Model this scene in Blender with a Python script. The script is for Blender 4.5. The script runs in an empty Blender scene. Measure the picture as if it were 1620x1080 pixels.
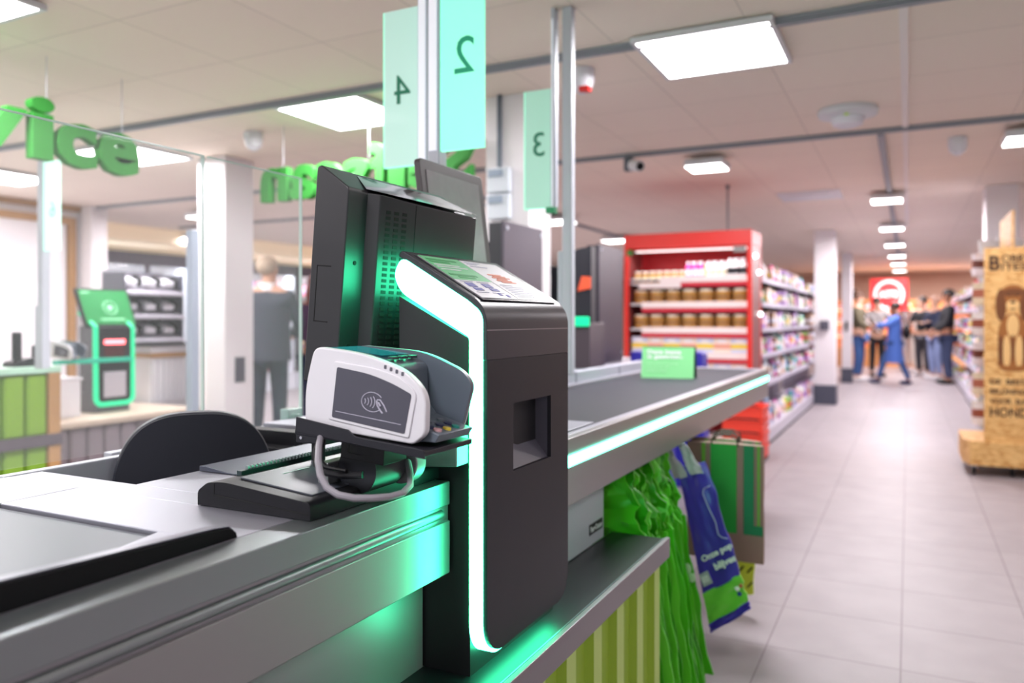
import bpy, bmesh, math, random
from mathutils import Vector, Matrix, Euler
PI = math.pi
C = bpy.context.scene.collection
SC = bpy.context.scene
random.seed(7)

# ------------------------------------------------------------------ camera, world, exposure
YAW = math.atan((1437 - 810) / 1242.0)
cam_d = bpy.data.cameras.new('camera'); cam = bpy.data.objects.new('camera', cam_d); C.objects.link(cam)
cam.location = (0, 0, 1.22)
cam.rotation_euler = (PI / 2, 0, YAW)
cam_d.sensor_width = 36; cam_d.lens = 36 * 1242 / 1620
cam_d.shift_y = -(540 - 505) / 1620
cam_d.clip_start = 0.02; cam_d.clip_end = 120
cam_d.dof.use_dof = True; cam_d.dof.focus_distance = 1.32; cam_d.dof.aperture_fstop = 2.6
SC.camera = cam
w = bpy.data.worlds.new('world'); SC.world = w; w.use_nodes = True
w.node_tree.nodes['Background'].inputs[0].default_value = (0.95, 0.97, 1.0, 1)
w.node_tree.nodes['Background'].inputs[1].default_value = .8
SC.view_settings.view_transform = 'Standard'; SC.view_settings.look = 'None'
SC.view_settings.exposure = 0.68; SC.view_settings.gamma = 1.0; SC.view_settings.use_curve_mapping = False
SC.cycles.use_denoising = True
SC.cycles.max_bounces = 7; SC.cycles.diffuse_bounces = 4; SC.cycles.glossy_bounces = 4
SC.cycles.transmission_bounces = 6; SC.cycles.transparent_max_bounces = 12
SC.cycles.caustics_reflective = False; SC.cycles.caustics_refractive = False
SC.cycles.sample_clamp_indirect = 6

# ------------------------------------------------------------------ materials
def lin(c):
    if isinstance(c, str):
        c = c.lstrip('#'); c = [int(c[i:i + 2], 16) / 255 for i in (0, 2, 4)]
    return tuple((x / 12.92 if x <= .04045 else ((x + .055) / 1.055) ** 2.4) for x in c) + (1,)
_M = {}
def mat(name, col='#808080', rough=.5, metal=0, emit=None, es=0, alpha=1, trans=0, spec=.5, bump=0, bscale=200, stretch=None, vary=0, coat=0):
    if name in _M: return _M[name]
    m = bpy.data.materials.new(name); m.use_nodes = True; nt = m.node_tree; b = nt.nodes['Principled BSDF']
    b.inputs['Base Color'].default_value = lin(col)
    b.inputs['Roughness'].default_value = rough; b.inputs['Metallic'].default_value = metal
    b.inputs['Specular IOR Level'].default_value = spec
    b.inputs['Alpha'].default_value = alpha; b.inputs['Transmission Weight'].default_value = trans
    b.inputs['Coat Weight'].default_value = coat
    if emit:
        b.inputs['Emission Color'].default_value = emit if isinstance(emit, tuple) else lin(emit)
        b.inputs['Emission Strength'].default_value = es
    if bump or vary:
        tc = nt.nodes.new('ShaderNodeTexCoord'); mp = nt.nodes.new('ShaderNodeMapping')
        mp.inputs['Scale'].default_value = stretch or (1, 1, 1)
        nz = nt.nodes.new('ShaderNodeTexNoise'); nz.inputs['Scale'].default_value = bscale; nz.inputs['Detail'].default_value = 3
        nt.links.new(tc.outputs['Object'], mp.inputs[0]); nt.links.new(mp.outputs[0], nz.inputs['Vector'])
        if bump:
            bp = nt.nodes.new('ShaderNodeBump'); bp.inputs['Strength'].default_value = bump; bp.inputs['Distance'].default_value = .002
            nt.links.new(nz.outputs[0], bp.inputs['Height']); nt.links.new(bp.outputs[0], b.inputs['Normal'])
        if vary:
            mx = nt.nodes.new('ShaderNodeMix'); mx.data_type = 'RGBA'
            c = lin(col)
            mx.inputs[6].default_value = tuple(x * (1 - vary) for x in c[:3]) + (1,)
            mx.inputs[7].default_value = tuple(min(1, x * (1 + vary)) for x in c[:3]) + (1,)
            nt.links.new(nz.outputs[0], mx.inputs[0]); nt.links.new(mx.outputs[2], b.inputs['Base Color'])
    _M[name] = m
    return m

STEEL = mat('brushed steel', '#9aa1a4', .33, .9, bump=.05, bscale=60, stretch=(30, .6, 30))
STEELX = mat('brushed steel top', '#a3a3ae', .42, .75, bump=.04, bscale=60, stretch=(.6, 30, 30))
STEELF = mat('anodised fascia', '#a4a3a5', .36, .85, bump=.04, bscale=60, stretch=(30, .6, 30))
ALU = mat('grey aluminium', '#b9bcc6', .45, .25)
POLE = mat('pale grey pole', '#c2c6d0', .5, 0)
CHROME = mat('chrome', '#d8d8dc', .12, 1)
BLACK = mat('black plastic', '#15151a', .45, spec=.28)
DARK = mat('dark grey coated metal', '#26262d', .42, .05, spec=.3, bump=.03, bscale=900)
DARKB = mat('charcoal metal back', '#2a292e', .38, .1, bump=.05, bscale=1200)
VOID = mat('deep black', '#08080a', .8)
BELT = mat('conveyor belt rubber', '#3a3b43', .6, spec=.2, bump=.06, bscale=500)
BELTN = mat('packing belt rubber', '#585c66', .42, spec=.45, bump=.05, bscale=500)
LED = mat('green light strip', '#ccffee', .5, emit=(.050, 1, .45, 1), es=13.0)
LEDF = mat('green light strip fascia', '#ccffee', .5, emit=(.12, 1, .62, 1), es=3.6)
LEDG = mat('green light strip distant', '#0fae72', .5, emit=(.0, .80, .36, 1), es=.62)
WHITE = mat('white plastic', '#dddbe2', .38)
WHITEM = mat('white metal', '#d9dade', .45)
GREYP = mat('slate grey plastic', '#4c4b58', .42)
GREYM = mat('blue grey plastic', '#5b6470', .4)
GREENP = mat('lime corrugated steel', '#a9c636', .45)
GREEND = mat('lime corrugated groove', '#86ab1e', .5)
OAK = mat('pale oak', '#b58a5a', .5, vary=.15, bscale=12, stretch=(1, 1, 8))
PAINT = mat('white wall paint', '#e4dfe2', .6)
WARM = mat('cream bulkhead', '#efd9bd', .6)
PANEL = mat('lit diffuser panel', '#ffffff', .5, emit=(1, .985, 1, 1), es=6)
PANELB = mat('lit spot array', '#ffffff', .5, emit=(1, .97, .95, 1), es=5)
GLASS = mat('clear screen glass', '#f4fbfa', .02, alpha=.10, spec=.5)
GLEDGE = mat('polished glass edge', '#d9efe8', .15, alpha=.7, spec=.8)
RED = mat('red enamel', '#d8271f', .4)
GREENL = mat('leaf green sign plastic', '#358436', .65, spec=.2)
SKIN = mat('skin', '#c99a82', .55)
SKIN2 = mat('deep skin', '#8a5a44', .55)
HAIRD = mat('dark hair', '#1f1613', .6)
HAIRG = mat('greying hair', '#b09a86', .6)
HAIRB = mat('brown hair', '#4d3022', .6)
PAPER = mat('white paper', '#eeecf2', .6)

# ------------------------------------------------------------------ mesh helpers
class MB:
    def __init__(s): s.v = []; s.f = []; s.mi = []; s.mats = []
    def m(s, material):
        if material not in s.mats: s.mats.append(material)
        return s.mats.index(material)
    def add(s, vs, fs, material=None, M=None):
        o = len(s.v); k = s.m(material) if material else 0
        for p in vs:
            p = Vector(p)
            if M: p = M @ p
            s.v.append(tuple(p))
        for f in fs: s.f.append([o + i for i in f]); s.mi.append(k)
        return s
    def box(s, x0, x1, y0, y1, z0, z1, material=None, M=None):
        vs = [(x, y, z) for z in (z0, z1) for y in (y0, y1) for x in (x0, x1)]
        return s.add(vs, [(0, 2, 3, 1), (4, 5, 7, 6), (0, 1, 5, 4), (2, 6, 7, 3), (0, 4, 6, 2), (1, 3, 7, 5)], material, M)
    def prism(s, poly, a0, a1, axis='y', material=None, M=None):
        # poly of 2-D points; axis 'y': (x,z), 'x': (y,z), 'z': (x,y)
        def P(p, a):
            return {'y': (p[0], a, p[1]), 'x': (a, p[0], p[1]), 'z': (p[0], p[1], a)}[axis]
        n = len(poly)
        vs = [P(p, a0) for p in poly] + [P(p, a1) for p in poly]
        fs = [[i, (i + 1) % n, n + (i + 1) % n, n + i] for i in range(n)] + [list(range(n))[::-1], list(range(n, 2 * n))]
        return s.add(vs, fs, material, M)
    def cyl(s, p, q, r0, r1=None, n=16, material=None, cap=True):
        p, q = Vector(p), Vector(q); r1 = r0 if r1 is None else r1
        d = (q - p).normalized(); u = d.orthogonal().normalized(); v = d.cross(u)
        vs = []
        for c_, r in ((p, r0), (q, r1)):
            for i in range(n):
                a = 2 * PI * i / n; vs.append(c_ + u * math.cos(a) * r + v * math.sin(a) * r)
        fs = [[i, (i + 1) % n, n + (i + 1) % n, n + i] for i in range(n)]
        if cap: fs += [list(range(n))[::-1], list(range(n, 2 * n))]
        return s.add(vs, fs, material)
    def tube(s, pts, r, n=8, material=None):
        pts = [Vector(p) for p in pts]; o = []
        rr = r if isinstance(r, (list, tuple)) else [r] * len(pts)
        prev = None
        for i, p in enumerate(pts):
            t = (pts[min(i + 1, len(pts) - 1)] - pts[max(i - 1, 0)]).normalized()
            u = (prev - t * prev.dot(t)).normalized() if prev else t.orthogonal().normalized()
            prev = u; v = t.cross(u)
            o += [p + (u * math.cos(2 * PI * k / n) + v * math.sin(2 * PI * k / n)) * rr[i] for k in range(n)]
        fs = []
        for i in range(len(pts) - 1):
            for k in range(n): fs.append([i * n + k, i * n + (k + 1) % n, (i + 1) * n + (k + 1) % n, (i + 1) * n + k])
        fs += [list(range(n))[::-1], [(len(pts) - 1) * n + k for k in range(n)]]
        return s.add(o, fs, material)
    def lathe(s, prof, n=16, c=(0, 0, 0), material=None, M=None):
        vs = []; fs = []
        for r, z in prof:
            for k in range(n):
                a = 2 * PI * k / n; vs.append((c[0] + r * math.cos(a), c[1] + r * math.sin(a), c[2] + z))
        for i in range(len(prof) - 1):
            for k in range(n): fs.append([i * n + k, i * n + (k + 1) % n, (i + 1) * n + (k + 1) % n, (i + 1) * n + k])
        fs += [list(range(n))[::-1], [(len(prof) - 1) * n + k for k in range(n)]]
        return s.add(vs, fs, material, M)
    def ball(s, c, rx, ry=None, rz=None, n=14, material=None, M=None):
        ry = rx if ry is None else ry; rz = rx if rz is None else rz
        h = n // 2 + 1
        vs = []; fs = []
        for i in range(1, h):
            t = PI * i / h
            for k in range(n):
                a = 2 * PI * k / n; vs.append((c[0] + rx * math.sin(t) * math.cos(a), c[1] + ry * math.sin(t) * math.sin(a), c[2] + rz * math.cos(t)))
        for i in range(h - 2):
            for k in range(n): fs.append([i * n + k, (i + 1) * n + k, (i + 1) * n + (k + 1) % n, i * n + (k + 1) % n])
        vs += [(c[0], c[1], c[2] + rz), (c[0], c[1], c[2] - rz)]; T = len(vs) - 2; B = T + 1
        for k in range(n): fs.append([T, k, (k + 1) % n]); fs.append([B, (h - 2) * n + (k + 1) % n, (h - 2) * n + k])
        return s.add(vs, fs, material, M)
    def mesh(s, name, material=None):
        me = bpy.data.meshes.new(name); me.from_pydata(s.v, [], s.f)
        ms = s.mats if s.mats else [material]
        if material and not s.mats: ms = [material]
        for x in ms: me.materials.append(x)
        if s.mats:
            for p, k in zip(me.polygons, s.mi): p.material_index = k
        bm = bmesh.new(); bm.from_mesh(me); bmesh.ops.recalc_face_normals(bm, faces=bm.faces); bm.to_mesh(me); bm.free()
        for p in me.polygons: p.use_smooth = True
        me.set_sharp_from_angle(angle=math.radians(32))
        return me

def thing(name, label, cat, loc=(0, 0, 0), rotz=0, group=None, kind=None):
    o = bpy.data.objects.new(name, None); C.objects.link(o); o.empty_display_size = .1
    o.location = loc; o.rotation_euler = (0, 0, rotz)
    return tag(o, label, cat, group, kind)
def tag(o, label=None, cat=None, group=None, kind=None):
    if label: o['label'] = label
    if cat: o['category'] = cat
    if group: o['group'] = group
    if kind: o['kind'] = kind
    return o
def obj(name, mb, material=None, parent=None, bevel=0, seg=2, world=True, label=None):
    me = mb if isinstance(mb, bpy.types.Mesh) else mb.mesh(name, material)
    o = bpy.data.objects.new(name, me); C.objects.link(o)
    if parent:
        o.parent = parent
        if world:
            off = Vector((0, 0, 0)); p = parent
            while p: off += p.location; p = p.parent
            if off.length > 0:
                o.location = -off
    if bevel:
        b = o.modifiers.new('bevel', 'BEVEL'); b.width = bevel; b.segments = seg; b.limit_method = 'ANGLE'; b.angle_limit = math.radians(35); b.harden_normals = True
    if label: o['label'] = label
    return o
def local(name, mb, material, parent, bevel=0, seg=2, label=None):
    return obj(name, mb, material, parent, bevel, seg, world=False, label=label)
def struct(name, mb, material=None, label=None, parent=None, bevel=0):
    o = obj(name, mb, material, parent, bevel)
    if not parent: o['kind'] = 'structure'
    return o
def bake(o):
    dg = bpy.context.evaluated_depsgraph_get(); dg.update()
    me = bpy.data.meshes.new_from_object(o.evaluated_get(dg), preserve_all_data_layers=True, depsgraph=dg)
    o.modifiers.clear(); o.data = me
    return o
def cut(o, mb):
    c = bpy.data.objects.new('cutter', mb.mesh('cutter', VOID)); C.objects.link(c)
    c.parent = o.parent; c.location = o.location
    b = o.modifiers.new('cut', 'BOOLEAN'); b.operation = 'DIFFERENCE'; b.object = c; b.solver = 'EXACT'
    mods = [m for m in o.modifiers if m.type == 'BEVEL']
    bake(o)
    for p_ in o.data.polygons: p_.use_smooth = False
    bpy.data.objects.remove(c)
    return o
_dup_n = 0
def dup(root, loc=None, rotz=None, label=None, group=None, parent=None):
    r = root.copy(); C.objects.link(r)
    if parent is not None: r.parent = parent
    if loc is not None: r.location = loc
    if rotz is not None: r.rotation_euler = (0, 0, rotz)
    if label: r['label'] = label
    if group: r['group'] = group
    def rec(a, b):
        for ch in list(a.children):
            k = ch.copy(); C.objects.link(k); k.parent = b; rec(ch, k)
    rec(root, r)
    return r
def rrect(x0, x1, y0, y1, r, n=6, corners=(1, 1, 1, 1)):
    out = []
    for (cx, cy, a, on) in ((x1 - r, y1 - r, 0, corners[0]), (x0 + r, y1 - r, 90, corners[1]), (x0 + r, y0 + r, 180, corners[2]), (x1 - r, y0 + r, 270, corners[3])):
        if on:
            for i in range(n + 1):
                t = math.radians(a + 90 * i / n); out.append((cx + r * math.cos(t), cy + r * math.sin(t)))
        else:
            out.append((cx + (r if a in (0, 270) else -r), cy + (r if a in (0, 90) else -r)))
    return out
def round_poly(pts, r, n=5):
    out = []; N = len(pts)
    for i, p in enumerate(pts):
        rr = r[i] if isinstance(r, (list, tuple)) else r
        a, b, c_ = Vector(pts[i - 1]), Vector(p), Vector(pts[(i + 1) % N])
        if rr <= 0: out.append(tuple(b)); continue
        u, v = (a - b), (c_ - b); k = min(rr, u.length * .45, v.length * .45)
        s_, e = b + u.normalized() * k, b + v.normalized() * k
        for j in range(n + 1):
            t = j / n; out.append(tuple(s_ * (1 - t) ** 2 + b * 2 * t * (1 - t) + e * t * t))
    return out
def text_mesh(body, width=None, height=None, extrude=.002, bold=0, material=None, spacing=1.0, align='CENTER'):
    cu = bpy.data.curves.new('txt', 'FONT'); cu.body = body; cu.size = 1; cu.align_x = align; cu.align_y = 'CENTER'
    cu.offset = bold; cu.space_character = spacing; cu.space_line = .8; cu.resolution_u = 3
    o = bpy.data.objects.new('txt', cu); C.objects.link(o)
    dg = bpy.context.evaluated_depsgraph_get(); dg.update()
    me = bpy.data.meshes.new_from_object(o.evaluated_get(dg))
    bpy.data.objects.remove(o); bpy.data.curves.remove(cu)
    xs = [v.co.x for v in me.vertices]; ys = [v.co.y for v in me.vertices]
    w_, h_ = max(xs) - min(xs), max(ys) - min(ys)
    sx = (width / w_) if width else (height / h_); sy = (height / h_) if height else sx
    cx, cy = (max(xs) + min(xs)) / 2, (max(ys) + min(ys)) / 2
    bm = bmesh.new(); bm.from_mesh(me)
    for v in bm.verts: v.co = Vector(((v.co.x - cx) * sx, (v.co.y - cy) * sy, 0))
    bmesh.ops.remove_doubles(bm, verts=bm.verts, dist=1e-6)
    r = bmesh.ops.extrude_face_region(bm, geom=list(bm.faces))
    for g in r['geom']:
        if isinstance(g, bmesh.types.BMVert): g.co.z += extrude
    bmesh.ops.recalc_face_normals(bm, faces=bm.faces)
    for f_ in bm.faces: f_.smooth = False
    bm.to_mesh(me); bm.free()
    me.materials.clear(); me.materials.append(material)
    return me
def frame(o_, xdir, ydir):
    """matrix taking local x,y,z to world xdir, ydir, normal at o_"""
    x = Vector(xdir).normalized(); y = Vector(ydir).normalized(); z = x.cross(y)
    M = Matrix((x, y, z)).transposed().to_4x4(); M.translation = Vector(o_)
    return M
def put_text(name, body, parent, M, **k):
    lab = k.pop('label', None)
    me = text_mesh(body, **k)
    o = bpy.data.objects.new(name, me); C.objects.link(o)
    off = Vector((0, 0, 0)); p = parent
    while p: off += p.location; p = p.parent
    o.parent = parent
    o.matrix_local = Matrix.Translation(-off) @ M
    if lab: o['label'] = lab
    return o
def rail_box(a, b, w_, h_):
    return None

# ------------------------------------------------------------------ structure
def floor_material():
    m = bpy.data.materials.new('floor tiles'); m.use_nodes = True; nt = m.node_tree; b = nt.nodes['Principled BSDF']
    tc = nt.nodes.new('ShaderNodeTexCoord'); mp = nt.nodes.new('ShaderNodeMapping')
    mp.inputs['Location'].default_value = (.024, .10, 0)
    br = nt.nodes.new('ShaderNodeTexBrick'); br.offset = 0; br.inputs['Scale'].default_value = 1
    br.inputs['Brick Width'].default_value = .45; br.inputs['Row Height'].default_value = .45
    br.inputs['Mortar Size'].default_value = .0028; br.inputs['Mortar Smooth'].default_value = .3
    br.inputs['Color1'].default_value = lin('#a9a0a4'); br.inputs['Color2'].default_value = lin('#a59ca0')
    br.inputs['Mortar'].default_value = lin('#7d7376')
    nz = nt.nodes.new('ShaderNodeTexNoise'); nz.inputs['Scale'].default_value = 5; nz.inputs['Detail'].default_value = 6
    mx = nt.nodes.new('ShaderNodeMix'); mx.data_type = 'RGBA'; mx.blend_type = 'MULTIPLY'; mx.inputs[0].default_value = .25
    nt.links.new(tc.outputs['Object'], mp.inputs[0]); nt.links.new(mp.outputs[0], br.inputs['Vector'])
    nt.links.new(tc.outputs['Object'], nz.inputs['Vector'])
    nt.links.new(br.outputs['Color'], mx.inputs[6]); nt.links.new(nz.outputs[0], mx.inputs[7])
    nt.links.new(mx.outputs[2], b.inputs['Base Color'])
    b.inputs['Roughness'].default_value = .5; b.inputs['Specular IOR Level'].default_value = .28
    return m
def ceiling_material():
    m = bpy.data.materials.new('ceiling tiles'); m.use_nodes = True; nt = m.node_tree; b = nt.nodes['Principled BSDF']
    tc = nt.nodes.new('ShaderNodeTexCoord'); mp = nt.nodes.new('ShaderNodeMapping')
    mp.inputs['Location'].default_value = (.02, .16, 0)
    br = nt.nodes.new('ShaderNodeTexBrick'); br.offset = 0; br.inputs['Scale'].default_value = 1
    br.inputs['Brick Width'].default_value = .6; br.inputs['Row Height'].default_value = .6
    br.inputs['Mortar Size'].default_value = .003; br.inputs['Mortar Smooth'].default_value = .2
    br.inputs['Color1'].default_value = lin('#f2e3d5'); br.inputs['Color2'].default_value = lin('#efe0d2')
    br.inputs['Mortar'].default_value = lin('#d2c4b8')
    nt.links.new(tc.outputs['Object'], mp.inputs[0]); nt.links.new(mp.outputs[0], br.inputs['Vector'])
    nt.links.new(br.outputs['Color'], b.inputs['Base Color']); b.inputs['Roughness'].default_value = .8
    return m
CZ = 2.5
struct('floor', MB().box(-14, 6, -6, 26, -.1, 0), floor_material())
struct('ceiling', MB().box(-14, 6, -6, 26, CZ, CZ + .1), ceiling_material())
struct('wall_back', MB().box(-14, 6, 24, 24.1, 0, CZ), mat('back wall paint', '#d9b9a4', .7))
struct('wall_right', MB().box(4.5, 4.6, -6, 26, 0, CZ), PAINT)
struct('wall_left', MB().box(-13, -12.9, -6, 26, 0, CZ), PAINT)
# wall of the service area on the left with its daylight window
wl = struct('wall_service', MB().box(-8.6, -8.45, -6, 6.0, 0, CZ), mat('service wall', '#ece9ec', .6))
struct('trim_ceiling', MB().box(-8.449, -8.40, -6, 6.0, 2.44, 2.50), OAK)
struct('window_1', MB().box(-8.449, -8.43, .4, 4.55, .75, 2.36), mat('daylit frosted window', '#ffffff', .4, emit=(1, .99, 1, 1), es=1.15))
struct('trim_1', MB().box(-8.449, -8.39, 5.62, 5.70, 0, 2.36).box(-8.449, -8.39, 4.6, 5.62, 2.28, 2.36), OAK)
dp = struct('door_1', MB().box(-8.449, -8.42, 4.62, 5.60, .02, 2.28), mat('pale door', '#e8e4e8', .5))
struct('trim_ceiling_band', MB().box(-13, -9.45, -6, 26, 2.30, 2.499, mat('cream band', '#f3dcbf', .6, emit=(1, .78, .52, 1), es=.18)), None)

struct('trim_2', MB().box(-.035, .0, -6, 12, 2.488, 2.4995), mat('ceiling strip', '#efe6e2', .6))
def pillar(x0, x1, y0, y1, label, skirt=.10):
    p = struct('pillar', MB().box(x0, x1, y0, y1, 0, CZ), PAINT, bevel=.008)
    p['label'] = label; p['category'] = 'pillar'
    if skirt: obj('skirting', MB().box(x0 - .012, x1 + .012, y0 - .012, y1 + .012, 0, skirt), mat('slate skirting', '#4a4d5c', .5), p)
    return p
p1 = pillar(-1.21, -.93, 12.05, 12.35, 'white pillar at the end of the left product shelves', .28)
obj('socket_plate', MB().box(-1.13, -1.01, 12.0, 12.049, 1.07, 1.2), GREYP, p1)
p2 = pillar(-1.15, -.97, 16.4, 16.6, 'farther slender white pillar beside the man in olive', .28)
obj('socket_plate', MB().box(-1.08, -1.04, 16.35, 16.399, 1.0, 1.18), BLACK, p2)
pillar(.66, .93, 8.75, 9.05, 'white pillar behind the wooden dog treat stand', 0)
p4 = pillar(-5.05, -4.75, 4.45, 4.75, 'white pillar beside the rack of handheld scanners', 0)
obj('socket_plate', MB().box(-4.749, -4.742, 4.55, 4.65, .72, .92), GREYP, p4)
pillar(-8.39, -8.2, 5.75, 5.95, 'white pillar beside the wooden door frame', 0)
p5 = pillar(-2.18, -1.90, 3.98, 4.28, 'grey white pillar with two control boxes and a cable', 0)
for z0 in (2.08, 1.93):
    t = obj('control_box', MB().box(-2.15, -2.01, 3.94, 3.979, z0 - .14, z0), mat('pale control box', '#c9ced6', .5), p5, bevel=.006)
    obj('display', MB().box(-2.14, -2.05, 3.935, 3.9395, z0 - .05, z0 - .01), mat('control display', '#6d7d92', .3), t)
obj('cable_duct', MB().box(-2.095, -2.075, 3.96, 3.979, 2.09, 2.5), GREYM, p5)

# ------------------------------------------------------------------ ceiling fixtures
def area(loc, sx, sy, power, col=(.98, .955, .985), rot=(0, 0, 0), parent=None):
    l = bpy.data.lights.new('lamp', 'AREA'); l.shape = 'RECTANGLE'; l.size = sx; l.size_y = sy; l.energy = power; l.color = col
    o = bpy.data.objects.new('lamp', l); C.objects.link(o); o.location = loc; o.rotation_euler = rot
    if parent: o.parent = parent
    return o
def panel_light(x, y, label, s=.62, power=34, group='large square ceiling light panels'):
    t = thing('ceiling_light_panel', label, 'ceiling light', (x, y, 2.468), group=group)
    h = s / 2
    f = MB()
    for a in ((-h, h, -h, -h + .02), (-h, h, h - .02, h), (-h, -h + .02, -h + .02, h - .02), (h - .02, h, -h + .02, h - .02)):
        f.box(a[0], a[1], a[2], a[3], 0, .018)
    f.box(-h, h, -h, h, .018, .024)
    local('frame', f, WHITEM, t)
    local('diffuser', MB().box(-h + .02, h - .02, -h + .02, h - .02, .003, .012), PANEL, t)
    a = area((0, 0, -.004), s - .06, s - .06, power, parent=t)
    return t
panel_light(-.815, 3.72, 'large lit square ceiling panel right of the lane number posts')
panel_light(-3.06, 3.83, 'large lit square ceiling panel left of the lane four sign')
panel_light(-5.30, 4.05, 'lit square ceiling panel behind the hanging Service letters')
panel_light(-7.15, 4.2, 'lit square ceiling panel at the left edge over the bright window')
panel_light(-3.42, 1.68, 'lit square ceiling panel cut by the top left corner')
panel_light(-1.0, -.6, 'lit square ceiling panel behind the camera', power=26)
panel_light(-3.4, -.9, 'lit square ceiling panel behind the camera on the left', power=26)
panel_light(1.4, .8, 'lit square ceiling panel above the aisle mouth', power=5)
panel_light(1.45, 3.75, 'lit square ceiling panel at the right beyond the frame', power=9)

def small_light(x, y, label, w_=.30, d_=.30, z=2.41, power=12, grp='small louvred ceiling lights', drop=0):
    t = thing('ceiling_spot', label, 'ceiling light', (x, y, z), group=grp)
    local('housing', MB().box(-w_ / 2, w_ / 2, -d_ / 2, d_ / 2, .0, .05), WHITEM, t, bevel=.005)
    d = MB()
    for i in range(7):
        a = -w_ / 2 + .01 + i * (w_ - .02) / 7
        d.box(a, a + (w_ - .02) / 7 - .008, -d_ / 2 + .01, d_ / 2 - .01, -.008, -.001)
    local('diffuser', d, PANELB, t)
    area((0, 0, -.015), w_, d_, power, (1, .94, .975), parent=t)
    return t
small_light(-1.41, 6.2, 'small louvred ceiling light above the red rack side of the near rail')
small_light(.72, 6.2, 'small louvred ceiling light at the top right edge of the frame')
for k, y in enumerate((8.75, 11.5, 14.1, 16.6, 19.0, 21.6)):
    small_light(-.19, y, ['nearest', 'second', 'third', 'fourth', 'fifth', 'farthest'][k] + ' of the square lights in a row above the aisle', power=42, grp='row of lights above the aisle')
for k, (x, y) in enumerate(((-3.85, 8.85), (-3.95, 11.4), (-3.9, 14.5), (-7.3, 6.6), (-7.3, 9.2), (-9.6, 8.2), (-9.6, 11.4), (-6.5, 13.5))):
    small_light(x, y, ['small lit ceiling fixture behind the lane three post', 'small lit ceiling fixture just left of the red rack top', 'distant ceiling fixture behind the dark lane boards',
                       'lit ceiling fixture above the green screen kiosk', 'lit ceiling fixture behind the left glass screen', 'far lit fixture above the cooled wall', 'farther lit fixture above the cooled wall', 'added distant fill light behind the till screen'][k],  # the last one is an added light for the dim far ceiling
                w_=.42, d_=.34, power=34, grp='lights over the shop floor on the left')
for k, (x, y) in enumerate(((1.9, 13), (2.1, 15.5), (2.2, 18), (2.3, 20.5), (1.6, 21.5))):  # extra row added only to brighten the far end
    small_light(x, y, ['nearest', 'second', 'third', 'fourth', 'farthest'][k] + ' small added fill light for the far ceiling on the right', .2, .2, 2.38, 42, 'added fill lights on the right')

def rail(x0, x1, y0, y1, label, z=2.5, w_=.035):
    o = obj('ceiling_rail', MB().box(x0, x1, y0, y1, z - .020, z - .001).box(x0, x1, y0 + .012 if y1 - y0 < x1 - x0 else y0, y1 - .012 if y1 - y0 < x1 - x0 else y1, z - .030, z - .020), mat('grey ceiling rail', '#8e9299', .5))
    return tag(o, label, 'ceiling rail')
rail(-9, 4, 3.47, 3.53, 'grey light rail crossing above the lane number posts')
rail(-9, 4, 5.80, 5.86, 'grey light rail crossing above the aisle near the smoke detector')
rail(-.19, -.145, 5.9, 22, 'narrow grey rail running down the aisle carrying square lights')
rail(-3.98, -3.93, 6.5, 14, 'narrow grey rail running away left of the red rack')
rail(-9, -4.05, 7.6, 7.66, 'distant grey rail above the cooled wall aisle')
t = thing('smoke_detector', 'round white speaker plate with a green mark on the ceiling', 'ceiling fitting', (-.33, 5.2, 2.44))
local('base', MB().lathe([(.17, .06), (.175, .04), (.165, .02), (.10, .006), (.10, .0)], 32), WHITEM, t)
local('cup', MB().lathe([(.10, .0), (.085, -.035), (.05, -.05), (.012, -.052)], 24), WHITE, t)
local('mark', MB().box(-.012, .012, -.12, -.08, .003, .012), mat('green mark', '#b8e020', .5), t)
def alarm(x, y, label, red=False):
    t = thing('ceiling_alarm', label, 'ceiling fitting', (x, y, 2.5))
    local('housing', MB().lathe([(.062, -.001), (.062, -.06), (.05, -.10), (.02, -.125), (.004, -.127)], 20), WHITE, t)
    if red: local('beacon', MB().box(.0, .05, -.05, .0, -.125, -.10), RED, t)
    else: local('plate', MB().box(-.03, .03, -.066, -.06, -.05, -.01), WHITEM, t)
alarm(.31, 6.35, 'white bell shaped alarm on the ceiling at the right')
alarm(-1.49, 3.75, 'white alarm with a red base behind the lane three post', True)
alarm(-4.0, 4.0, 'white alarm on the ceiling above the green letters')
t = thing('security_camera', 'grey camera box hanging from the ceiling rail', 'camera', (-1.93, 5.83, 2.466))
local('bracket', MB().box(-.03, .03, -.03, .03, -.10, .005), GREYM, t)
local('body', MB().cyl((.04, -.02, -.06), (.12, -.10, -.09), .045, .04), WHITEM, t)
local('lens', MB().cyl((.12, -.10, -.09), (.125, -.105, -.093), .03, .03), BLACK, t)
tag(obj('drop_rod', MB().cyl((-1.54, 7.62, 2.02), (-1.54, 7.62, 2.49), .008).cyl((-1.54, 7.62, 2.47), (-1.54, 7.62, 2.499), .02), GREYM), 'thin rod dropping from the ceiling to the red rack', 'rod')
t = tag(obj('ceiling_vent', MB().box(-1.2, -.6, 8.3, 8.9, 2.485, 2.4995).box(-1.1, -.7, 8.4, 8.8, 2.478, 2.485), WHITEM), 'flat white square ceiling vent left of the aisle lights', 'vent')

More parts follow.
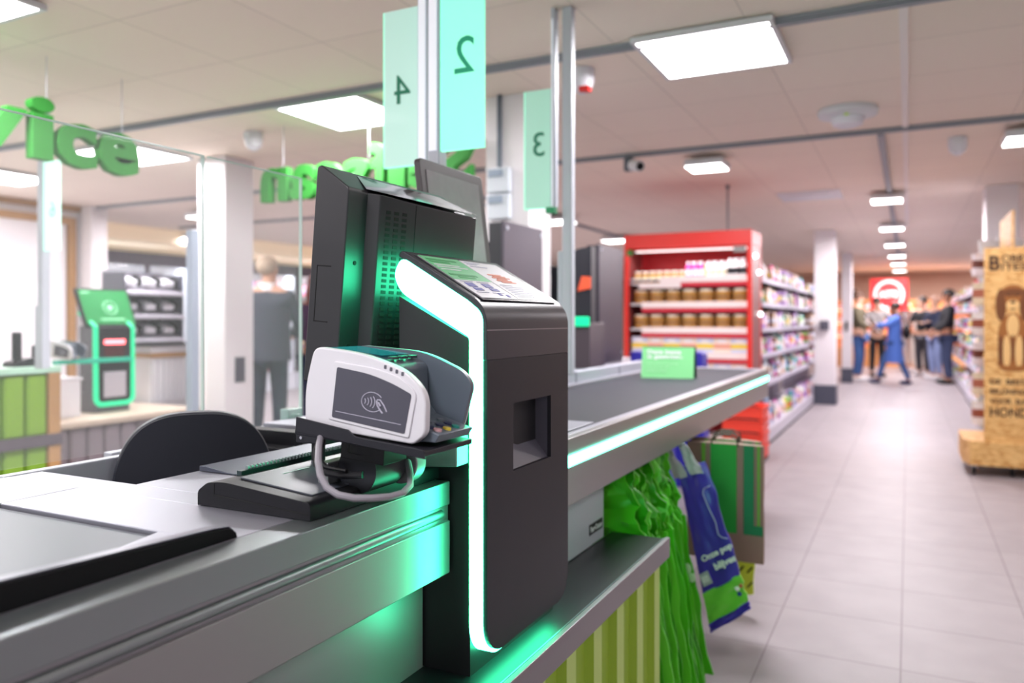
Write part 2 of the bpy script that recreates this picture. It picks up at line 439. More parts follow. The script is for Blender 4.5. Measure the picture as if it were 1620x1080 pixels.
# hanging green letters
def letters(word, cat_label, origin, xdir, size, gap, name='hanging_letters'):
    t = thing(name, cat_label, 'sign', origin)
    x = 0
    for ch in word:
        tall = ch in 'lfSidb'
        me = text_mesh(ch, height={'S': 1.0, 'f': 1.03, 'l': 1.03, 'i': 1.03}.get(ch, .76) * size, extrude=.07, bold=.055, material=GREENL)
        wd = max(v.co.x for v in me.vertices) - min(v.co.x for v in me.vertices)
        hh = max(v.co.y for v in me.vertices) - min(v.co.y for v in me.vertices)
        o = bpy.data.objects.new('letter', me); C.objects.link(o); o.parent = t
        xd = Vector(xdir)
        o.matrix_local = frame(xd * (x + wd / 2) + Vector((0, 0, hh / 2)), xdir, (0, 0, 1))
        x += wd + gap
    return t
# ------------------------------------------------------------------ hanging letters (placed)
LT = 2.005
t = thing('hanging_letters', 'green three-dimensional letters Service hanging at the left', 'sign', (-3.78, 1.50, LT))
for ch, a, b_, z0, h in (('S', 1.36, 1.56, 0, .29), ('e', 1.59, 1.80, 0, .215), ('r', 1.83, 1.99, 0, .215), ('v', 2.02, 2.32, .02, .20), ('i', 2.335, 2.45, .0, .30), ('c', 2.465, 2.675, -.01, .222), ('e', 2.69, 2.925, -.01, .225)):
    me = text_mesh(ch, width=b_ - a, height=h, extrude=.055, bold=.034, material=GREENL)
    o = bpy.data.objects.new('letter', me); C.objects.link(o); o.parent = t
    o.matrix_local = frame((0, (a + b_) / 2 - 1.53, z0 + h / 2 - .012), (0, 1, 0), (0, 0, 1))
for y in (1.5, 2.39, 2.8): obj('suspension_wire', MB().cyl((-3.745, y, LT + .20), (-3.745, y, 2.5), .002), ALU, t)
t = thing('hanging_letters', 'green letters Selfscan seen from behind, reading mirrored', 'sign', (-3.0, 3.93, 2.0))
for ch, a, b_, h in (('S', -2.46, -2.25, .30), ('e', -2.69, -2.48, .225), ('l', -2.83, -2.71, .31), ('f', -2.975, -2.845, .31), ('s', -3.18, -2.985, .225), ('c', -3.395, -3.195, .225), ('a', -3.62, -3.41, .225), ('n', -3.87, -3.64, .225)):
    me = text_mesh(ch, width=b_ - a, height=h, extrude=.055, bold=.034, material=GREENL)
    o = bpy.data.objects.new('letter', me); C.objects.link(o); o.parent = t
    o.matrix_local = frame(((a + b_) / 2 + 3.0, 0, h / 2), (-1, 0, 0), (0, 0, 1))
for x in (-3.7, -3.0, -2.4): obj('suspension_wire', MB().cyl((x, 3.965, 2.22), (x, 3.965, 2.5), .002), ALU, t)

# ------------------------------------------------------------------ front checkout counter
XF, ZT = -.71, .94
YK, YK2, YE = 1.172, 1.532, 4.63
ck = thing('checkout_counter', 'long brushed steel checkout counter with black belts in the foreground', 'checkout', (-1.1, 2.0, 0))
# steel top, three joined slabs around the cashier notch; belt opening
obj('worktop', MB().box(-1.43, -1.235, -.5, .845, .915, ZT).box(-1.235, -.765, .716, .845, .915, ZT)
    .prism([(-.886, .716), (-.765, .716), (-.765, -.5), (-.66 - .0, -.5), (-.66, -.4)], .915, ZT, 'z') if False else
    MB().box(-1.43, -1.235, -.5, .845, .915, ZT).box(-1.235, -.768, .716, .845, .915, ZT)
    .prism([(-.886, .716), (-.768, .716), (-.768, .25)], .9155, ZT - .0002, 'z'), STEELX, ck, bevel=.002)
obj('worktop', MB().box(-1.43, -.768, .8455, .905, .915, ZT - .0006).box(-1.175, -.768, .905, 1.6, .915, ZT - .0006).box(-1.565, -.768, 1.6, 2.02, .915, ZT - .0006), STEELX, ck, bevel=.002)
obj('packing_belt', MB().prism([(-1.23, .712), (-.889, .712), (-.775, .26), (-.775, -.5), (-1.23, -.5)], .90, .934, 'z'), BELTN, ck)
obj('belt_guard', MB().prism([(.742, .9395), (.740, .947), (.730, .954), (.708, .957), (.449, .9685), (.2, .9795), (-.5, 1.01), (-.5, .9395)], -.786, -.7695, 'x'), mat('guard rubber', '#0c0c10', .6, spec=.25), ck, bevel=.0015)
obj('guard_edge', MB().prism([(.738, .9475), (.730, .9545), (.708, .9575), (.449, .969), (.2, .980), (-.5, 1.0105), (-.5, 1.0125), (.2, .982), (.449, .971), (.707, .9595), (.731, .9565), (.7395, .949)], -.789, -.7725, 'x'), mat('guard edge', '#6a6a78', .3, .3), ck, bevel=.0008)
# front edge profile: rim, groove, rounded bar, lower fascia
obj('rim', MB().box(-.768, XF, -.5, 1.168, .899, ZT), STEEL, ck, bevel=.0022)
obj('groove', MB().box(-.768, -.7165, -.5, 1.1715, .865, .899), mat('dark steel groove', '#a3a2a8', .35, .85), ck)
obj('bumper_bar', MB().cyl((-.7185, -.5, .8850), (-.7185, 1.150, .8850), .0085, n=14), STEEL, ck)
obj('front_fascia', MB().box(-.768, XF, -.5, 1.168, .781, .872), STEELF, ck, bevel=.002)
obj('recess_panel', MB().box(-.85, -.769, -.5, 1.1715, .02, .781), mat('grey steel panel', '#a9adb0', .4, .6), ck)
obj('cabinet_body', MB().box(-1.40, -.851, -.5, .84, .05, .898).box(-1.17, -.851, .84, 1.6, .05, .914), mat('grey cabinet body', '#8d9096', .5, .2), ck)
# conveyor half beyond the kiosk
obj('conveyor_fascia', MB().box(-.735, XF, YK2 + .003, YE, .782, ZT), STEELF, ck, bevel=.002)
obj('conveyor_edge', MB().box(-.755, -.736, YK2 + .003, YE - .08, .91, ZT).box(-1.30, -.736, YE - .08, YE, .86, ZT).box(-1.30, -1.262, 2.03, YE - .08, .90, ZT + .004), STEELX, ck, bevel=.002)
obj('conveyor_belt', MB().box(-1.26, -.757, 2.022, YE - .082, .90, .932), BELT, ck)
obj('conveyor_bed', MB().box(-1.29, -.738, 2.6, YE - .01, .80, .895).box(-1.26, -.738, 1.56, 2.6, .80, .895), mat('dark under frame', '#4c4c52', .5), ck)
obj('light_strip', MB().box(XF + .0005, XF + .005, YK2 + .02, YE - .03, .875, .901), LEDF, ck)
obj('end_cap', MB().box(-1.30, XF - .001, YE, YE + .012, .79, ZT - .003), ALU, ck)
lp = obj('side_panel', MB().box(-.785, -.769, YK2, 2.098, .606, .7815), mat('pale grey panel', '#b3b8c2', .42, .2), ck, bevel=.001)
t = obj('maker_plate', MB().box(-.7689, -.7675, 1.985, 2.085, .636, .664), BLACK, lp)
put_text('lettering', 'Pan•Oston', t, frame((-.7674, 2.035, .650), (0, 1, 0), (0, 0, 1)), width=.085, height=.016, extrude=.0006, material=PAPER)
obj('cabinet_body', MB().box(-1.25, -.80, 1.62, 2.09, .05, .80), mat('grey cabinet body', '#8d9096', .5, .2), ck)
obj('support_leg', MB().box(-1.25, -1.0, 2.7, 3.1, .0, .80), mat('grey cabinet body', '#8d9096', .5, .2), ck)
# segmented back rail along the far side of the belt
for k in range(4):
    a = 2.05 + k * .58
    obj('back_rail', MB().box(-1.345, -1.302, a, a + .57, .93, .992), mat('pale rail cover', '#b6b9c6', .35, .3), ck, bevel=.006)
obj('end_stop', MB().box(-.80, -.772, 1.66, 1.665, .933, .985).box(-.95, -.772, 1.665, 1.67, .933, .985), GLASS, ck)
# partition on the cashier side
obj('partition', MB().box(-1.60, -1.572, 1.15, 2.02, .50, .925).box(-1.472, -1.448, .846, 1.45, .89, .938).box(-1.60, -1.448, 1.45, 1.475, .5, .925), ALU, ck, bevel=.003)
obj('slot', MB().box(-1.53, -1.34, 1.50, 1.545, .90, .9385).box(-1.565, -1.19, 1.45, 1.60, .89, .905), BLACK, ck)
# bag shelf with lip, green corrugated front
sh = obj('bag_shelf', MB().box(-.769, -.611, -.5, 2.165, .560, .604), mat('black shelf top', '#17181d', .36, 0, spec=.35, bump=.04, bscale=900), ck)
obj('lip', MB().box(-.611, -.598, -.5, 2.17, .553, .608), mat('dull lip metal', '#8b8489', .38, .7), sh, bevel=.002)
obj('seam', MB().box(-.6165, -.6135, -.5, 2.165, .604, .6055), mat('lip seam', '#8d939c', .3, .8), sh)
g = MB(); y = 2.15
pts = []
while y > -.4:
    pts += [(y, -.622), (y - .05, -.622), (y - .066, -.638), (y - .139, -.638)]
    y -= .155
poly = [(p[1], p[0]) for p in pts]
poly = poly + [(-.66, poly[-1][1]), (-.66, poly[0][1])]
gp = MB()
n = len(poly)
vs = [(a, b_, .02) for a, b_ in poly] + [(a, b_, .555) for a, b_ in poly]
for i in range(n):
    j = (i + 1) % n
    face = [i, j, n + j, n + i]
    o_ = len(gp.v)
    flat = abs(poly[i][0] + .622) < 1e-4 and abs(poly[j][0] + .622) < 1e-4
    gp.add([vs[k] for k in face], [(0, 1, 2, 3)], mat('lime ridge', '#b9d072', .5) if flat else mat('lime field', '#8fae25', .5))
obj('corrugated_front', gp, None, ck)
obj('plinth', MB().box(-1.2, -.68, -.5, 2.1, 0, .05), BLACK, ck)

# ------------------------------------------------------------------ payment kiosk (cover plate with light rim)
kx = thing('payment_kiosk', 'black payment kiosk with glowing green rim standing on the counter shelf', 'kiosk', (-.73, 1.35, .604))
def low_round(z0, z1, inset=0, r=.06, n=9):
    a, b_ = YK + inset, YK2 - inset
    out = [(b_, z1), (a, z1)]
    for i in range(n + 1):
        t_ = PI + PI / 2 * i / n; out.append((a + r + r * math.cos(t_), z0 + r + r * math.sin(t_)))
    for i in range(n + 1):
        t_ = 1.5 * PI + PI / 2 * i / n; out.append((b_ - r + r * math.cos(t_), z0 + r + r * math.sin(t_)))
    return out
ledp = MB().prism(low_round(.634, 1.15), -.674, -.6485, 'x')
ledp.prism(round_poly([(-.6485, 1.1499), (-.6485, 1.236), (-.815, 1.333), (-.832, 1.300), (-.815, 1.268), (-.674, 1.189), (-.674, 1.1499)], [0, .035, .018, .02, .02, .006, 0]), YK, YK2, 'y')
lr = obj('light_rim', ledp, LED, kx)
cut(lr, MB().box(-.72, -.60, 1.265, 1.449, .935, 1.075))
cv = MB().prism(low_round(.6415, 1.15, .0025, .056), -.648, -.640, 'x')
cover = obj('cover', cv, DARK, kx)
o2 = cut(cover, MB().box(-.66, -.63, 1.273, 1.441, .945, 1.068))
# bent top of the cover, sloping panel
top = MB().prism(round_poly([(-.648, 1.1499), (-.640, 1.1499), (-.640, 1.243), (-.815, 1.345), (-.822, 1.334), (-.648, 1.233)], [0, 0, .034, .012, 0, .02], 6), YK + .001, YK2 - .001, 'y')
obj('top_cover', top, mat('slate grey top cover', '#2c2b33', .34, .05), kx, bevel=.0015)
obj('seam', MB().box(-.6402, -.6396, YK + .002, YK2 - .002, 1.2005, 1.2025), mat('seam line', '#8b8488', .4), kx)
obj('recess', MB().box(-.70, -.648, 1.268, 1.273, .94, 1.072).box(-.70, -.648, 1.441, 1.446, .94, 1.072).box(-.70, -.648, 1.27, 1.444, 1.068, 1.073)
    .box(-.705, -.70, 1.268, 1.446, .94, 1.072)
    .add([(-.648, 1.273, .945), (-.648, 1.441, .945), (-.70, 1.441, 1.01), (-.70, 1.273, 1.055), (-.70, 1.273, .94), (-.70, 1.441, .94)], [(0, 1, 2, 3), (0, 3, 4), (1, 5, 2), (0, 4, 5, 1)]), mat('recess plastic', '#5a5865', .4), kx, label='recessed scanning slot with slanted floor')
# inner body
bdy = MB().prism([(-.6745, .604), (-.78, .604), (-.78, 1.02), (-.79, 1.04), (-.80, 1.15), (-.822, 1.17), (-.822, 1.262), (-.6745, 1.186)], YK + .004, YK2 - .004, 'y')
obj('body', bdy, mat('black body metal', '#1f1f23', .45, .1, bump=.04, bscale=900), kx)
obj('scanner_window', MB().box(-.735, -.69, YK - .018, YK + .004, 1.105, 1.13), mat('scanner window', '#39433f', .15), kx, bevel=.004)
# display card on the slope
sd = Vector((-.815 + .640, 0, 1.345 - 1.243)).normalized(); nrm = Vector((-sd.z, 0, sd.x)) * -1
if nrm.z < 0: nrm = -nrm
base = Vector((-.640, 0, 1.243))
def slope(u, y, h=0):   # u metres up the slope from the lower edge
    p = base + sd * u + nrm * h; return Vector((p.x, y, p.z))
def quad(u0, u1, y0, y1, h, material, name='card', parent=kx, hh=.0008):
    mb = MB(); vs = [slope(u, y_, k) for k in (h - hh, h) for u, y_ in ((u0, y0), (u1, y0), (u1, y1), (u0, y1))]
    mb.add(vs, [(0, 1, 2, 3), (4, 5, 6, 7), (0, 1, 5, 4), (1, 2, 6, 5), (2, 3, 7, 6), (3, 0, 4, 7)])
    return obj(name, mb, material, parent)
dsp = quad(.020, .186, YK + .018, YK2 - .026, .0016, mat('screen bezel', '#33333b', .25), 'card_holder')
GRC = mat('card green', '#6fc98c', .4); PAPW = mat('card white', '#f1f0f6', .35)
INK = mat('card green ink', '#2f9d55', .5); INKB = mat('card blue ink', '#5355a8', .5); INKR = mat('card orange ink', '#e07b57', .5); INKP = mat('card pale ink', '#c6c9dc', .5)
ym = (YK + YK2) / 2 - .012
quad(.026, .182, YK + .024, ym - .003, .0026, PAPW, 'card', dsp)
quad(.092, .182, YK + .024, ym - .003, .0030, GRC, 'card', dsp)
quad(.026, .182, ym + .003, YK2 - .034, .0026, PAPW, 'card', dsp)
ln = MB()
def bar(u0, u1, y0, y1, m_, h=.0036):
    vs = [slope(u, y_, k) for k in (h - .0008, h) for u, y_ in ((u0, y0), (u1, y0), (u1, y1), (u0, y1))]
    ln.add(vs, [(0, 1, 2, 3), (4, 5, 6, 7), (0, 1, 5, 4), (1, 2, 6, 5), (2, 3, 7, 6), (3, 0, 4, 7)], m_)
a = YK + .034; rr = random.Random(3)
for i, u in enumerate((.172, .163)):
    bar(u - .005, u, a, a + (.105, .07)[i], INK)
for i, u in enumerate((.150, .142, .132)): bar(u - .003, u, a, a + (.09, .11, .07)[i], PAPW)
bar(.108, .114, a, a + .10, INK); bar(.099, .105, a + .02, a + .08, INK)
for yy in (a, a + .06):
    bar(.085, .0865, yy, yy + .045, INKP)
    bar(.066, .080, yy + .006, yy + .036, INKB); bar(.053, .062, yy + .010, yy + .04, INKB)
    bar(.045, .0465, yy, yy + .045, INKP)
bar(.036, .046, a + .075, a + .085, INKB); bar(.032, .040, a + .10, a + .112, INKB)
b0 = ym + .013
for i, u in enumerate((.176, .169, .160)): bar(u - .002, u, b0, b0 + (.06, .04, .07)[i], INKP)
for i in range(6): bar(.128 - i * .006 - .004, .128 - i * .006, b0 + .02 + (i % 2) * .012, b0 + .075 + (i % 3) * .01, INKR)
for i in range(7): bar(.083 - i * .0075 - .0015, .083 - i * .0075, b0, b0 + .055 + (i * 37 % 50) * .001, INKP)
obj('printing', ln, None, dsp)
# terminal arm on the near side of the kiosk
arm = obj('terminal_arm', MB().prism([(-.677, 1.022), (-.677, .972), (-.80, .962), (-.80, 1.008)], 1.135, YK + .003, 'y').box(-.80, -.78, .93, 1.165, .962, 1.004), mat('steel arm', '#9fa3a6', .35, .8), kx, bevel=.002)
SC_K = kx

# ------------------------------------------------------------------ till screen (cashier side), seen from its back
ts = thing('till_screen', 'black till screen seen from its vented back beside the kiosk', 'screen', (-.96, 1.32, ZT))
TM = Matrix.Translation((-.905, 0, 1.152)) @ Matrix.Rotation(math.radians(4.8), 4, 'Y')
def tsx(mb, name, m_, parent=ts, bevel=0, label=None):
    mb.v = [tuple(TM @ Vector(p)) for p in mb.v]
    return obj(name, mb, m_, parent, bevel, 3, label=label)
ya, yb = 1.105, 1.515
hs = obj_shell = tsx(MB().prism(round_poly([(-.075, -.05), (-.075, .338), (-.066, .342), (0, .302), (0, -.05)], [.004, .006, .004, .006, .004]), ya, yb, 'y'), 'frame', DARKB, bevel=.003)
back = MB().add([(0, ya + .055, -.045), (0, yb - .012, -.045), (0, yb - .012, .300), (0, ya + .055, .300),
                 (.022, ya + .065, -.045), (.045, ya + .14, -.045), (.045, yb - .03, -.045), (.045, yb - .03, .292), (.045, ya + .14, .292), (.022, ya + .065, .298)],
                [(0, 4, 9, 3), (4, 5, 8, 9), (5, 6, 7, 8), (6, 1, 2, 7), (0, 1, 6, 5, 4), (3, 9, 8, 7, 2)])
bk = tsx(back, 'back_cover', DARKB, bevel=.0025)
lid = tsx(MB().add([(.0, ya + .05, .306), (.046, ya + .14, .298), (.046, yb - .03, .298), (-.01, yb - .02, .316), (-.055, ya + .09, .336), (-.055, yb - .03, .336)], [(0, 1, 4), (1, 2, 3, 5, 4)]), 'top_cover', mat('glossy black top', '#17181b', .08, 0, coat=.5), bk, label='glossy top cover reflecting the green light')
vents = MB()
for i in range(25):
    for j in range(3):
        f = .25 + j * .24
        y_ = (ya + .065) + (.075) * f; x_ = .022 + .023 * f
        z_ = .268 - i * .0105
        vents.box(-.001, .0008, -.0052, .0052, -.0030, .0030, VOID, Matrix.Translation((x_, y_, z_)) @ Matrix.Rotation(-math.atan2(.023, .075), 4, 'Z'))
tsx(vents, 'vent_holes', VOID, bk)
tsx(MB().box(.0455, .0465, 1.30, 1.49, .105, .135).box(.0455, .052, 1.30, 1.304, .10, .140).box(.0455, .052, 1.486, 1.49, .10, .140), 'rear_bracket', mat('rear plate', '#3c3f42', .35, .3), bk)
tsx(MB().box(.0452, .0458, 1.29, 1.50, .1995, .2005).box(.0452, .0458, 1.252, 1.253, -.04, .29), 'panel_seam', VOID, bk)
tsx(MB().box(-.060, -.028, ya - .0006, ya + .0005, .16, .162).box(-.060, -.028, ya - .0006, ya + .0005, .06, .062).box(-.060, -.0585, ya - .0006, ya + .0005, .06, .162)
    , 'side_flap', VOID, hs)
tsx(MB().cyl((.0, 1.135, .17), (.0012, 1.135, .17), .004).cyl((.0, 1.132, .02), (.0012, 1.132, .02), .004), 'screw_hole', VOID, hs)
tsx(MB().box(-.079, -.0752, ya + .015, yb - .015, -.03, .32), 'screen', mat('dark screen glass', '#0c0d10', .1), hs)
obj('stand', MB().box(-.93, -.90, 1.30, 1.38, ZT, 1.16).box(-1.02, -.86, 1.22, 1.46, ZT, .955), BLACK, ts, bevel=.004)

# customer display behind it
cd = thing('customer_display', 'dark framed tablet display facing the aisle behind the till screen', 'screen', (-1.0, 1.667, ZT))
CM = Matrix.Translation((-1.0, 1.680, 1.478)) @ Matrix.Rotation(math.radians(-7), 4, 'Y')
def cdx(mb, name, m_, parent=cd, bevel=0):
    mb.v = [tuple(CM @ Vector(p)) for p in mb.v]; return obj(name, mb, m_, parent, bevel, 3)
q = MB().prism(rrect(-.15, .15, -.155, .12, .012), -.016, .0, 'x'); ob = cdx(q, 'frame', mat('brown black frame', '#3f393c', .4), bevel=.002)
cdx(MB().box(.0002, .001, -.125, .125, -.13, .095), 'screen', mat('idle grey screen', '#9a959c', .25, vary=.12, bscale=40), ob)
obj('stand', MB().cyl((-1.035, 1.667, ZT), (-1.02, 1.667, 1.46), .014).box(-1.1, -.96, 1.6, 1.74, ZT, .948), BLACK, cd)

# ------------------------------------------------------------------ card terminal
TC = Vector((-.709, .975, 1.0475))           # middle of its underside
TMX = Matrix.Translation(TC) @ Matrix.Rotation(math.radians(0), 4, 'Z') @ Matrix.Rotation(math.radians(4.2), 4, 'Y') @ Matrix.Diagonal((1.14, 1, 1.03, 1))
ct = thing('card_terminal', 'white and grey card payment terminal with privacy hood on a bracket', 'card terminal', tuple(TC))
def ctx(mb, name, m_, parent=ct, bevel=0, seg=3, label=None):
    mb.v = [tuple(TMX @ Vector(p)) for p in mb.v]; return obj(name, mb, m_, parent, bevel, seg, label=label)
# local: x along the side (+x = keypad end), y away from camera, z up
L0, L1, W2 = -.092, .092, .058
side = round_poly([(L0, .004), (L1 - .012, .004), (L1 + .004, .020), (L1 + .002, .075), (L1 - .03, .103), (-.005, .120), (L0 + .008, .122), (L0 - .004, .06)], [.006, .006, .008, .02, .05, .05, .014, .03], 5)
sh1 = ctx(MB().prism(side, -W2, -W2 + .014, 'y'), 'side_shell', WHITE, bevel=.003)
ctx(MB().prism(round_poly([(L0 + .040, .020), (L1 - .018, .012), (L1 - .010, .075), (L1 - .035, .093), (.02, .101), (L0 + .044, .104)], [.003, .003, .01, .012, .05, .004], 5), -W2 - .0024, -W2 + .001, 'y'), 'raised_rim', WHITE, sh1, bevel=.0012)
pn = ctx(MB().prism(round_poly([(L0 + .046, .024), (L1 - .024, .017), (L1 - .017, .072), (L1 - .045, .083), (.01, .0925), (L0 + .050, .0965)], [.003, .003, .004, .05, .05, .003], 5), -W2 - .0030, -W2 - .0015, 'y'), 'contactless_panel', GREYP, sh1)
LGT = mat('pale print', '#b9b6c8', .5)
sym = MB()
cx_, cz_ = .018, .054; yy = -W2 - .0034
pts = []
for i in range(33):
    a_ = math.radians(35 + 290 * i / 32); pts.append((cx_ - .001 + .0165 * math.cos(a_), yy, cz_ + .0135 * math.sin(a_)))
sym.tube(pts, .0006, 6)
for k in range(4):
    pts = [(cx_ - .0155 + k * .0032 + (.0042 + .0017 * k) * math.cos(a_), yy, cz_ + (.0042 + .0017 * k) * 1.15 * math.sin(a_)) for a_ in [math.radians(x) for x in range(-48, 49, 12)]]
    sym.tube(pts, .0007, 6)
sym.tube([(cx_ + .006, yy, cz_ + .004), (cx_ + .011, yy, cz_ + .0045), (cx_ + .017, yy, cz_ - .002), (cx_ + .022, yy, cz_ - .0105)], .0009, 6)
sym.tube([(cx_ + .006, yy, cz_ + .003), (cx_ + .007, yy, cz_ - .003), (cx_ + .012, yy, cz_ - .010), (cx_ + .016, yy, cz_ - .0135)], .0012, 6)
sym.tube([(cx_ + .0085, yy, cz_ + .001), (cx_ + .012, yy, cz_ - .004)], .0014, 6)
sym.tube([(L0 + .052, yy, .0335), (L1 - .03, yy, .029)], .0005, 6)
ctx(sym, 'contactless_symbol', LGT, pn)
for k in range(4):
    ctx(MB().prism(rrect(.030 + k * .0088, .0338 + k * .0088, .1045 - k * .0022 - .0028, .1045 - k * .0022 + .0028, .0012, 3), -W2 - .0006, -W2 + .004, 'y'), 'indicator_light', mat('indicator grey', '#5b5a66', .4), sh1)
# grey core
core = round_poly([(L0 + .002, .006), (L1 - .004, .006), (L1 + .0, .020), (.058, .030), (.040, .050), (.036, .104), (-.0, .118), (L0 + .008, .119)], [.004, .006, .006, .006, .01, .008, .04, .012], 4)
cr = ctx(MB().prism(core, -W2 + .014, W2 - .012, 'y'), 'core', GREYM, bevel=.002)
dk = math.atan2(-.014, .11)
ctx(MB().add([(-.075, -.036, .1205), (-.075, .038, .1205), (.012, .038, .1175), (.012, -.036, .1175)], [(0, 1, 2, 3)]), 'screen', mat('teal screen', '#1d5a60', .06, emit=(.02, .25, .28, 1), es=.35), cr)
for k in range(3): ctx(MB().box(.017, .025, -.030 + k * .024, -.014 + k * .024, .1125, .1165), 'soft_key', mat('soft key', '#2d4044', .4), cr)
# far side hood wall, white edged
hood = round_poly([(L0 + .01, .006), (L1 + .0, .006), (L1 + .014, .082), (L1 - .002, .100), (.03, .122), (L0 + .01, .121)], [.004, .02, .012, .03, .06, .01], 5)
hd = ctx(MB().prism(hood, W2 - .012, W2 - .004, 'y'), 'hood_wall', GREYM)
ctx(MB().prism(hood, W2 - .004, W2 - .0015, 'y'), 'hood_edge', WHITE, hd)
# front of keypad tray
ctx(MB().add([(L1 - .02, -W2 + .014, .006), (L1 + .012, -W2 + .014, .008), (L1 + .014, W2 - .012, .008), (L1 - .02, W2 - .012, .006), (.05, -W2 + .014, .034), (L1 + .018, -W2 + .014, .020), (L1 + .02, W2 - .012, .020), (.05, W2 - .012, .034)],
            [(0, 1, 2, 3), (4, 5, 6, 7), (0, 1, 5, 4), (1, 2, 6, 5), (2, 3, 7, 6), (3, 0, 4, 7)]), 'keypad', GREYM, cr, bevel=.002)
kc = [mat('key ' + n_, c_, .4) for n_, c_ in (('pink', '#d9a9ae'), ('yellow', '#e8d24a'), ('teal', '#1f8f80'), ('navy', '#2b2f55'), ('grey', '#6d7480'))]
for (u, v_, k) in ((.098, -.030, 0), (.100, -.008, 1), (.100, .016, 2), (.088, -.032, 3), (.088, -.006, 3), (.088, .016, 3), (.076, -.03, 4), (.076, -.006, 4), (.076, .018, 4)):
    z_ = .034 + (u - .05) * (-.014 / .06)
    ctx(MB().cyl((u, v_, z_ - .002), (u + .0005, v_, z_ + .0025), .0062, .0055, 14), 'key', kc[k], cr)
# carrier plate
pl = thing('terminal_tray', 'dark metal tray and swivel under the card terminal', 'tray', tuple(TC - Vector((0, 0, .03))))
def trx(mb, name, m_, parent=pl, bevel=0, seg=2, label=None):
    mb.v = [tuple(TMX @ Vector(p)) for p in mb.v]; return obj(name, mb, m_, parent, bevel, seg, label=label)
trx(MB().box(L0 - .008, L1 + .012, -W2 - .012, W2 + .004, -.008, .0005), 'plate', DARK, bevel=.002)
trx(MB().prism([(L0 - .006, -.004), (L1 + .014, -.010), (L1 + .010, .002), (-.0, .004), (-.012, .012), (L0 - .006, .018)], -W2 - .013, -W2 - .010, 'y'), 'front_flange', DARK, bevel=.001)
trx(MB().cyl((-.02, -.0, -.008), (-.02, -.0, -.03), .035, n=28).box(-.05, .02, -.03, .03, -.04, -.008), 'swivel_block', BLACK, bevel=.001)
obj('swivel_drum', MB().cyl((-.745, .955, .992), (-.745, 1.03, .992), .036, n=36), mat('drum plastic', '#23252b', .35), pl)
obj('swivel_cap', MB().cyl((-.724, 1.035, .992), (-.724, 1.062, .992), .034, n=36).box(-.80, -.724, 1.04, 1.06, .975, 1.02), mat('steel arm', '#9fa3a6', .35, .8), pl, bevel=.002)
tag(obj('terminal_cable', MB().tube([(-.775, .908, 1.046), (-.756, .882, 1.038), (-.730, .850, 1.024), (-.714, .836, 1.008), (-.700, .833, .993), (-.682, .834, .985), (-.662, .842, .981), (-.645, .860, .979), (-.634, .885, .977), (-.634, .915, .976), (-.645, .95, .979), (-.665, .98, .988), (-.69, 1.01, 1.0)], .0050, 10), mat('grey cable', '#8e8a93', .45)),
    'thick grey cable looping under the card terminal', 'cable')
tag(obj('terminal_cable', MB().tube([(-.800, .94, 1.045), (-.806, .935, 1.02), (-.80, .928, 1.0), (-.778, .92, .992), (-.745, .92, .990), (-.715, .93, .992)], .0055, 10).tube(
    [(-.792, .94, 1.045), (-.797, .935, 1.022), (-.792, .928, 1.008), (-.775, .92, 1.0), (-.735, .918, .998)], .003, 8), BLACK), 'black cable bundle looping under the card terminal', 'cable')
t = thing('wall_bracket', 'small dark bracket with a screw left of the card terminal', 'bracket', (-.89, 1.04, ZT))
obj('body', MB().box(-.925, -.86, 1.02, 1.06, 1.012, 1.03).box(-.90, -.885, 1.03, 1.05, ZT, 1.012), DARK, t, bevel=.002)
obj('screw', MB().cyl((-.912, 1.018, 1.021), (-.912, 1.021, 1.021), .0028), CHROME, t)

# ------------------------------------------------------------------ black counter device and tray
sd_ = thing('counter_scale', 'black wedge shaped counter device with a hinged lid on the steel top', 'counter device', (-.85, 1.0, ZT))
pr = round_poly([(-.957, .9402), (-.957, .962), (-.937, .976), (-.905, .980), (-.744, .966), (-.738, .961), (-.738, .9402)], [.001, .006, .006, .02, .006, .003, .001], 4)
bd = obj('body', MB().prism(pr, .843, 1.215, 'y'), BLACK, sd_, bevel=.0025)
obj('lid', MB().prism([(-.90, .9795), (-.90, .9825), (-.76, .9695), (-.76, .9665)], .872, 1.21, 'y'), mat('lid slate', '#41454f', .42, .0), sd_, bevel=.0012)
obj('seam_line', MB().prism([(-.921, .9575), (-.921, .9605), (-.742, .9502), (-.742, .9485)], .8422, .8435, 'y').box(-.923, -.921, .8422, .8435, .958, .976), VOID, bd)
obj('hinge', MB().box(-.935, -.925, .90, 1.20, .976, .984), mat('hinge', '#3a4a4c', .35, .5), sd_)
hc = MB()
for i in range(36): hc.cyl((-.930, .915 + i * .008, .986), (-.930, .919 + i * .008, .986), .0038, n=8)
obj('hinge_coils', hc, mat('hinge coil', '#93a0a0', .3, .7), sd_)
obj('print_line', MB().box(-.87, -.868, .93, .99, .9797, .9803).box(-.80, -.798, .935, .965, .9735, .9742), PAPER, sd_)
t = tag(obj('steel_trough', MB().prism([(-1.17, ZT), (-1.17, .949), (-1.155, .950), (-1.10, .9425), (-.965, .942), (-.965, ZT)], 1.035, 1.44, 'y'), mat('blue steel', '#565a68', .45, .5), bevel=.002), 'shallow steel trough beside the black counter device', 'trough')
tag(obj('wood_panel', MB().box(-1.16, -.97, 1.445, 1.46, ZT, .975), mat('red brown panel', '#a5685c', .45)), 'low red-brown panel behind the card terminal cables', 'panel')

